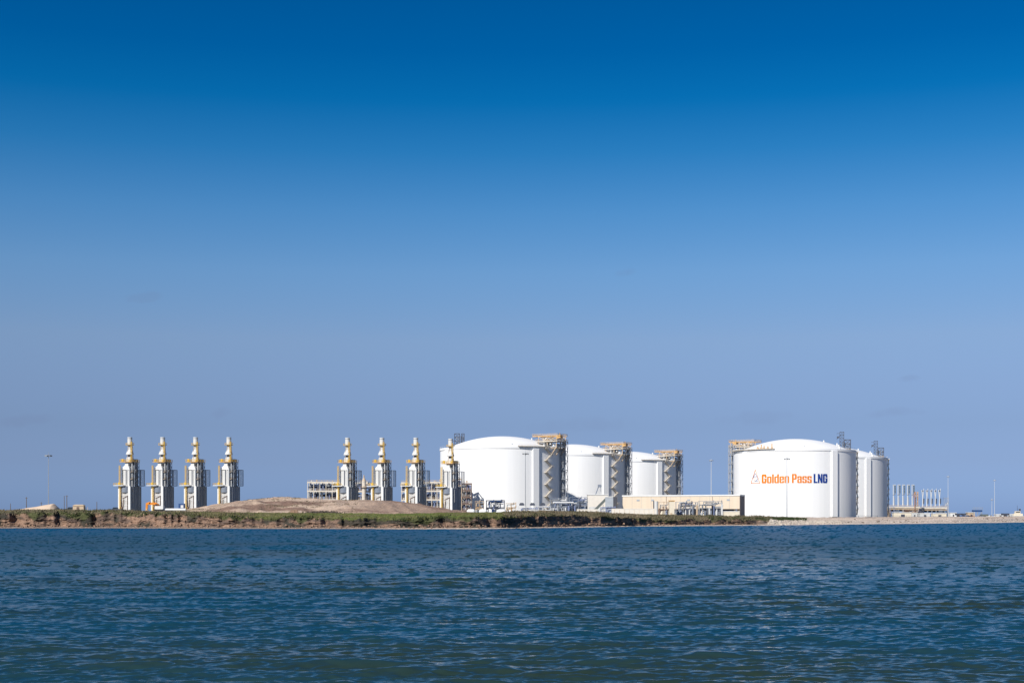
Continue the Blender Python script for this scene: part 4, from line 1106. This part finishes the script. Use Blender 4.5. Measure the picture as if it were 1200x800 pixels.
# long beige building, turned a little so its right end shows
D = 846; W = 71.5; H = wz(579.8, D) - 3.6
rt = empty('long_building', (wx(800.5, D), D, 3.6), R_(-21), 'long beige industrial building with a white roof edge between the tanks', 'building')
m = MB(); m.bx(-W / 2, W / 2, -7, 7, 4.9, H - .8); m.build('wall', M['beige'], rt)
m = MB(); m.bx(-W / 2 + .4, W / 2 - .4, -5.5, 6.5, 0, 4.88); m.build('lower_wall', M['cream'], rt)
m = MB(); m.bx(-W / 2 - .3, W / 2 + .3, -7.3, 7.3, H - .78, H); m.build('roof', M['white'], rt)
m = MB(); m.bx(W / 2 + .02, W / 2 + .2, -6.9, 7, 0, H - .82); m.build('end_wall', M['endwall'], rt)
for k in range(9):
    x = -W / 2 + 2 + k * (W - 4) / 8
    m = MB(); m.bx(x - .25, x + .25, -6.9, -6.4, 0, 4.9); m.build('column', M['bluepipe'], rt)
for k, x in enumerate((-4, 3, 10, 17, 22.5)):
    m = MB(); m.bx(x - 2.4, x + 2.4, -5.62, -5.52, .3, 4.6); m.build('bay_opening', M['dark'], rt)
m = MB(); m.bx(24, 32, -5.62, -5.52, 3.6, 4.7); m.build('bay_opening', M['dark'], rt)
for k in range(1, 12):
    x = -W / 2 + k * W / 12; m = MB(); m.bx(x - .05, x + .05, -7.05, -7.005, 5.0, H - .85); m.build('panel_joint', M['grey'], rt)
for x in (-26, -17, 5, 29):
    m = MB(); m.bx(x - .9, x + .9, -7.12, -7.0, H - 3.6, H - 2.6); m.build('vent', M['grey'], rt)
m = MB(); m.bx(27, 29, -5.66, -5.5, .1, 2.6); m.build('door', M['endwall'], rt)
for x in (-8.5, 19.6):
    m = MB(); m.cyl((x, -7.15, 5), (x, -7.15, H - 1), .12, seg=6); m.build('downpipe', M['endwall'], rt)
low_skid(772, 784, 588, 602, 812, 'pipe skid in front of the beige building just right of the grey cylinder', 7, ('white', 'brown', 'steel', 'dark'), 'tan')
low_skid(792, 817, 588, 603, 806, 'pipe skid at the middle of the beige building', 26, ('offwhite', 'bluepipe', 'dark', 'midsteel', 'dark', 'tan'), 'steel')
low_skid(819, 846, 587, 603, 800, 'pipe skid with dark openings near the right end of the beige building', 28, ('offwhite', 'bluepipe', 'dark', 'steel', 'midsteel', 'dark'), 'steel')
D = 795; rt = empty('silo', (wx(769, D), D, 3.8), 0, 'upright grey cylinder at the right end of the long low cream container', 'silo')
m = MB(); m.cyl((0, 0, 0), (0, 0, wz(587, D) - 3.8), 1.05, seg=18); m.build('shell', M['offwhite'], rt)
m = MB(); m.bx(-1.7, -1.2, -.3, .3, 0, wz(586.5, D) - 3.8); m.build('ladder', M['dark'], rt)
s, W, H = shed(784.3, 790, 586, 795, 3, 'narrow cream upright cabinet with an amber cap before the beige building', 'cream', 'amber', name='cabinet_tower', cat='cabinet')
m = MB(); m.bx(-1, 0, -1.6, -1.5, 1.2, 2.2); m.build('vent', M['tan'], s)
s, W, H = shed(848, 866, 598.6, 770, 4, 'low yellowish trailer below the right end of the beige building', 'cream', 'white', name='trailer', cat='trailer', zb=3.6, rh=.3, over=.1)
for x in (-3, 3.6):
    m = MB(); m.cyl((x, -2.2, .5), (x, -1.9, .5), .5, seg=12); m.build('wheel', M['black'], s)

# ------------------------------------------------------------------ jetty with loading arms at the right
def loading_arm(px, ytop, ybot, D, kind, label):
    zb = wz(ybot, D); H = wz(ytop, D) - zb
    rt = empty('tanker_loader', (wx(px, D), D, zb), 0, label, 'loading arm', 'loading arms of the left set' if kind == 0 else 'loading arms of the right set')
    if kind == 0:
        m = MB(); m.cyl((-.5, 0, 0), (-.5, 0, H * .5), .55, .45, seg=10); m.build('riser', M['offwhite'], rt)
        m = MB(); m.cyl((.55, .3, H * .05), (.55, .3, H * .42), .26, seg=8); m.build('drain_pipe', M['steel'], rt)
        m = MB(); m.cyl((-.9, 0, H * .5), (1.0, 0, H * .58), .42, seg=8); m.box((.9, -.2, H * .54), (.7, .8, 1.3)); m.build('swivel', M['midsteel'], rt)
        m = MB(); m.cyl((-.6, 0, H * .53), (-.6, 0, H * .97), .4, .34, seg=8); m.build('inboard_arm', M['offwhite'], rt)
        m = MB(); m.cyl((-.9, 0, H * .98), (1.6, .2, H * .98), .38, seg=8); m.cyl((-.6, 0, H * .98), (-.6, 0, H), .55, seg=8); m.build('top_elbow', M['offwhite'], rt)
        m = MB(); m.truss(.6, 1.6, -.4, .4, H * .6, H * .96, 5, .18); m.build('outboard_arm', M['greygreen'], rt)
    else:
        m = MB(); m.cyl((0, 0, 0), (.1, 0, H * .52), .48, .4, seg=10); m.build('riser', M['offwhite'], rt)
        m = MB(); m.cyl((.9, -.3, H * .14), (1.15, -.3, H * .44), .55, seg=8); m.build('counterweight', M['dark'], rt)
        m = MB(); m.cyl((.1, 0, H * .48), (-.75, 0, H * .9), .38, .32, seg=8); m.cyl((.3, 0, H * .5), (1.2, .2, H * .97), .32, .26, seg=8); m.build('inboard_arm', M['offwhite'], rt)
        m = MB(); m.box((.25, 0, H * .84), (.8, .6, 1.3)); m.build('swivel', M['dark'], rt)
ordn = ('leftmost', 'second', 'middle', 'fourth', 'rightmost')
for i in range(5):
    loading_arm(1047.6 + 5.5 * i, 567.5, 592.6, 1330, 0, f'{ordn[i]} of the five square-topped white loading arms')
for i in range(5):
    loading_arm(1081.2 + 4.9 * i, 571.5, 593.4, 1360, 1, f'{ordn[i]} of the five forked white loading arms')
def jetty(px0, px1, y0, y1, D, label, dm, legs, depth=14):
    zt, zb2 = wz(y0, D), wz(y1, D); W = (px1 - px0) * D / F
    rt = empty('loading_platform', (wx((px0 + px1) / 2, D), D, 0), 0, label, 'loading platform')
    m = MB(); m.bx(-W / 2, W / 2, -depth / 2, depth / 2, zb2, zt); m.build('deck', M[dm], rt)
    m = MB(); m.rail([(-W / 2, -depth / 2), (W / 2, -depth / 2)], zt, 1.4, .2); m.build('deck_rail', M['tan'], rt)
    for i in range(legs):
        x = -W / 2 + W * (i + .5) / legs
        m = MB(); m.cyl((x, -depth / 2 + 1.2, 3), (x, -depth / 2 + 1.2, zb2), .7, seg=10); m.build('leg', M['midsteel'], rt)
        m = MB(); m.bx(x - W / legs * .3, x + W / legs * .3, -1, 3, zb2 - 3.2, zb2 - .1); m.build('pipe_bundle', M['dark'], rt)
    m = MB(); m.cyl((-W / 2, -depth / 2 + .6, zb2 - 1.1), (W / 2, -depth / 2 + .6, zb2 - 1.1), .5, seg=8); m.build('pipe', M['tan'], rt)
    return rt
jetty(1037.5, 1075.5, 593.2, 595, 1330, 'tan deck carrying the square-topped loading arms', 'palebeam', 7)
jetty(1077.5, 1107.5, 594, 596, 1360, 'pale deck carrying the forked loading arms', 'palebeam', 6)
m = MB(); m.truss(-1.2, 1.2, -1.2, 1.2, 0, wz(576, 1325) - 3, 6, .3); o = m.build('gangway_tower', M['amber']); o.location = (wx(1074, 1325), 1325, 3); tag(o, 'slim amber gangway tower right of the square-topped loading arms', 'gangway tower')
m = MB(); m.bx(-.25, .25, -.25, .25, 0, wz(580, 1325) - 3); m.cyl((0, 0, wz(576, 1325) - 3), (-1.6, 0, wz(583, 1325) - 3), .3, seg=8); o = m.build('hose_post', M['rust']); o.location = (wx(1072, 1322), 1322, 3); tag(o, 'rusty red post between the loading arms and the amber tower', 'post')
low_skid(1038, 1048, 594, 604, 1290, 'dark pipe bundle at the left end of the loading deck', 6, ('tan', 'bluepipe', 'dark'), 'bluepipe')
low_skid(1058, 1076, 595.5, 601, 1300, 'brown pipes below the right end of the tan loading deck', 8, ('brown', 'dark', 'tan'), 'tan')
low_skid(1106, 1111, 583, 600, 1365, 'thin grey frame at the right end of the pale loading deck', 4, ('steel', 'offwhite'), 'steel')
for (a, b, y, D, lab, wl_, rf) in (
        (1046.5, 1067, 600, 1240, 'long low white shed below the square-topped loading arms', 'cream', 'white'),
        (1067.5, 1074, 600.5, 1250, 'small white shed beside the long low one under the arms', 'offwhite', 'white'),
        (1077, 1088.5, 600.8, 1240, 'low pale grey shed under the left end of the pale deck', 'offwhite', 'white'),
        (1092, 1108, 601, 1235, 'low shed with a dark doorway under the pale deck', 'cream', 'white'),
        (1112.5, 1119.5, 600.3, 1230, 'small bright white shed below the thin mast', 'white', 'white'),
        (1133, 1141, 600, 1260, 'small tan shed left of the raised blue lookout', 'tan', 'cream'),
        (1166, 1176, 602, 1240, 'low pale shed left of the dark square canopy', 'offwhite', 'white'),
        (1182, 1186.5, 601.8, 1240, 'tiny pale shed between the dark canopy and the boat', 'offwhite', 'white')):
    s, W, H = shed(a, b, y, D, 6, lab, wl_, rf, zb=3.5, rh=.5)
    m = MB(); m.bx(-W * .1, W * .12, -3.1, -3.02, .1, H * .6); m.build('door', M['dark'], s)
def canopy(px0, px1, y, D, label, mat='dark'):
    W = (px1 - px0) * D / F; H = wz(y, D) - 3.3
    rt = empty('canopy', (wx((px0 + px1) / 2, D), D, 3.3), 0, label, 'canopy')
    m = MB(); m.bx(-W / 2, W / 2, -3, 3, H - 1.6, H); m.build('roof', M[mat], rt)
    for x in (-W * .12, W * .12):
        m = MB(); m.bx(x - .5, x + .5, -1, 1, 0, H - 1.62); m.build('post', M['midsteel'], rt)
canopy(1120.3, 1125.5, 601.2, 1220, 'dark square canopy left of the pair near the small white shed')
canopy(1126.6, 1131.2, 601.2, 1220, 'dark square canopy right of the pair near the small white shed')
canopy(1174.5, 1181.5, 601.2, 1215, 'dark flat canopy on a central post at the far right beach')
canopy(1150, 1157, 602.2, 1225, 'low blue grey canopy right of the raised blue lookout', 'greygreen')
D = 1240; rt = empty('lookout', (wx(1145, D), D, 3.3), 0, 'raised blue lookout cabin on open steel legs above the tan shed', 'lookout')
H = wz(597.3, D) - 3.3
m = MB(); m.bx(-4, 4, -2, 2, H - 1.6, H); m.build('cabin', M['blue'], rt)
m = MB(); m.rail([(-4.2, -2.1), (4.2, -2.1)], H, 2.2, .2); m.build('roof_rail', M['steel'], rt)
for x in (-3.6, 0, 3.6):
    m = MB(); m.beam((x, -1.8, 0), (x, -1.8, H - 1.62), .4); m.build('leg', M['steel'], rt)
m = MB(); m.beam((-3.6, -1.8, .3), (0, -1.8, H - 1.8), .25); m.beam((0, -1.8, .3), (3.6, -1.8, H - 1.8), .25); m.build('brace', M['steel'], rt)
for i, (p, mt, lab) in enumerate(((1129, 'blue', 'dark blue truck parked below the pair of dark canopies'), (1134.5, 'bluepipe', 'blue grey truck parked left of the tan shed'), (1138.6, 'rust', 'rusty red truck parked in front of the tan shed'), (1148.5, 'midsteel', 'grey truck parked under the raised blue lookout'),
                            (1161, 'white', 'white truck parked near the foot of the far right mast'))):
    pickup(p, 1120, lab, 3.3, mt)
D = 1180; rt = empty('moored_boat', (wx(1193, D), D, 2.6), 0, 'pale workboat with a dark mast behind the beach at the right edge', 'boat')
m = MB(); m.frustum((-5.5, 6.5, -1.8, 1.8), 0, (-7.5, 8.5, -2.4, 2.4), 2.2); m.build('hull', M['offwhite'], rt)
m = MB(); m.bx(-4, 3.5, -1.6, 1.6, 2.22, 4.2); m.bx(-2.6, 1.6, -1.3, 1.3, 4.22, 6.2); hs = m.build('wheelhouse', M['cream'], rt)
m = MB(); m.bx(-2.3, 1.3, -1.36, -1.3, 4.9, 5.7); m.build('window', M['glass'], hs)
m = MB(); m.cyl((-.6, 0, 6.2), (-.6, 0, 11), .2, .1, seg=8); m.build('mast', M['dark'], rt)
m = MB(); m.cyl((1.4, 0, 6.2), (1.4, 0, 8.2), .8, seg=10); m.build('funnel', M['dark'], rt)
for i, (p, h, mt, lab) in enumerate(((1041, 597, 'tan', 'tan equipment block at the left end of the jetty'), (1052, 597.5, 'midsteel', 'blue grey equipment block under the second square-topped arm'),
        (1063.5, 597.2, 'brown', 'brown equipment block under the fourth square-topped arm'), (1079, 595.5, 'dark', 'dark equipment block between the two sets of loading arms'),
        (1103, 597.4, 'midsteel', 'blue grey equipment block near the right end of the pale deck'), (1156.5, 604, 'offwhite', 'small white block beside the low blue grey canopy'), (1171, 603.6, 'tan', 'small tan block left of the dark flat canopy'))):
    m = MB(); D = 1290; W_ = 2.2 + i % 3; H_ = wz(h, D) - 3
    m.bx(-W_, W_, -1.5, 1.5, 0, H_ * .7); m.bx(-W_ * .6, W_ * .3, -1.2, 1.2, H_ * .7 + .01, H_)
    for x in (-W_ * .8, 0, W_ * .8): m.beam((x, -1.8, 0), (x, -1.8, H_ * .9), .3)
    m.beam((-W_, -1.8, H_ * .9), (W_, -1.8, H_ * .9), .3)
    o = m.build('equipment_block', M[mt]); o.location = (wx(p, D), D, 3); tag(o, lab, 'equipment')
# far service track edge: low retaining wall below the lettered tank
m = MB()
for k in range(30):
    p0, p1 = 878 + k * 8.0, 886 + k * 8.0
    m.v += []
    a = (wx(p0, 880 + k * 9), 880 + k * 9); b = (wx(p1, 889 + k * 9), 889 + k * 9)
    m.beam((a[0], a[1], 3.0), (a[0], a[1], 5.0), .2); m.beam((a[0], a[1], 4.9), (b[0], b[1], 4.9), .12); m.beam((a[0], a[1], 4.2), (b[0], b[1], 4.2), .12)
o = m.build('wire_fence', M['steel']); tag(o, 'low grey wire fence along the foot of the lettered tank', 'fence')
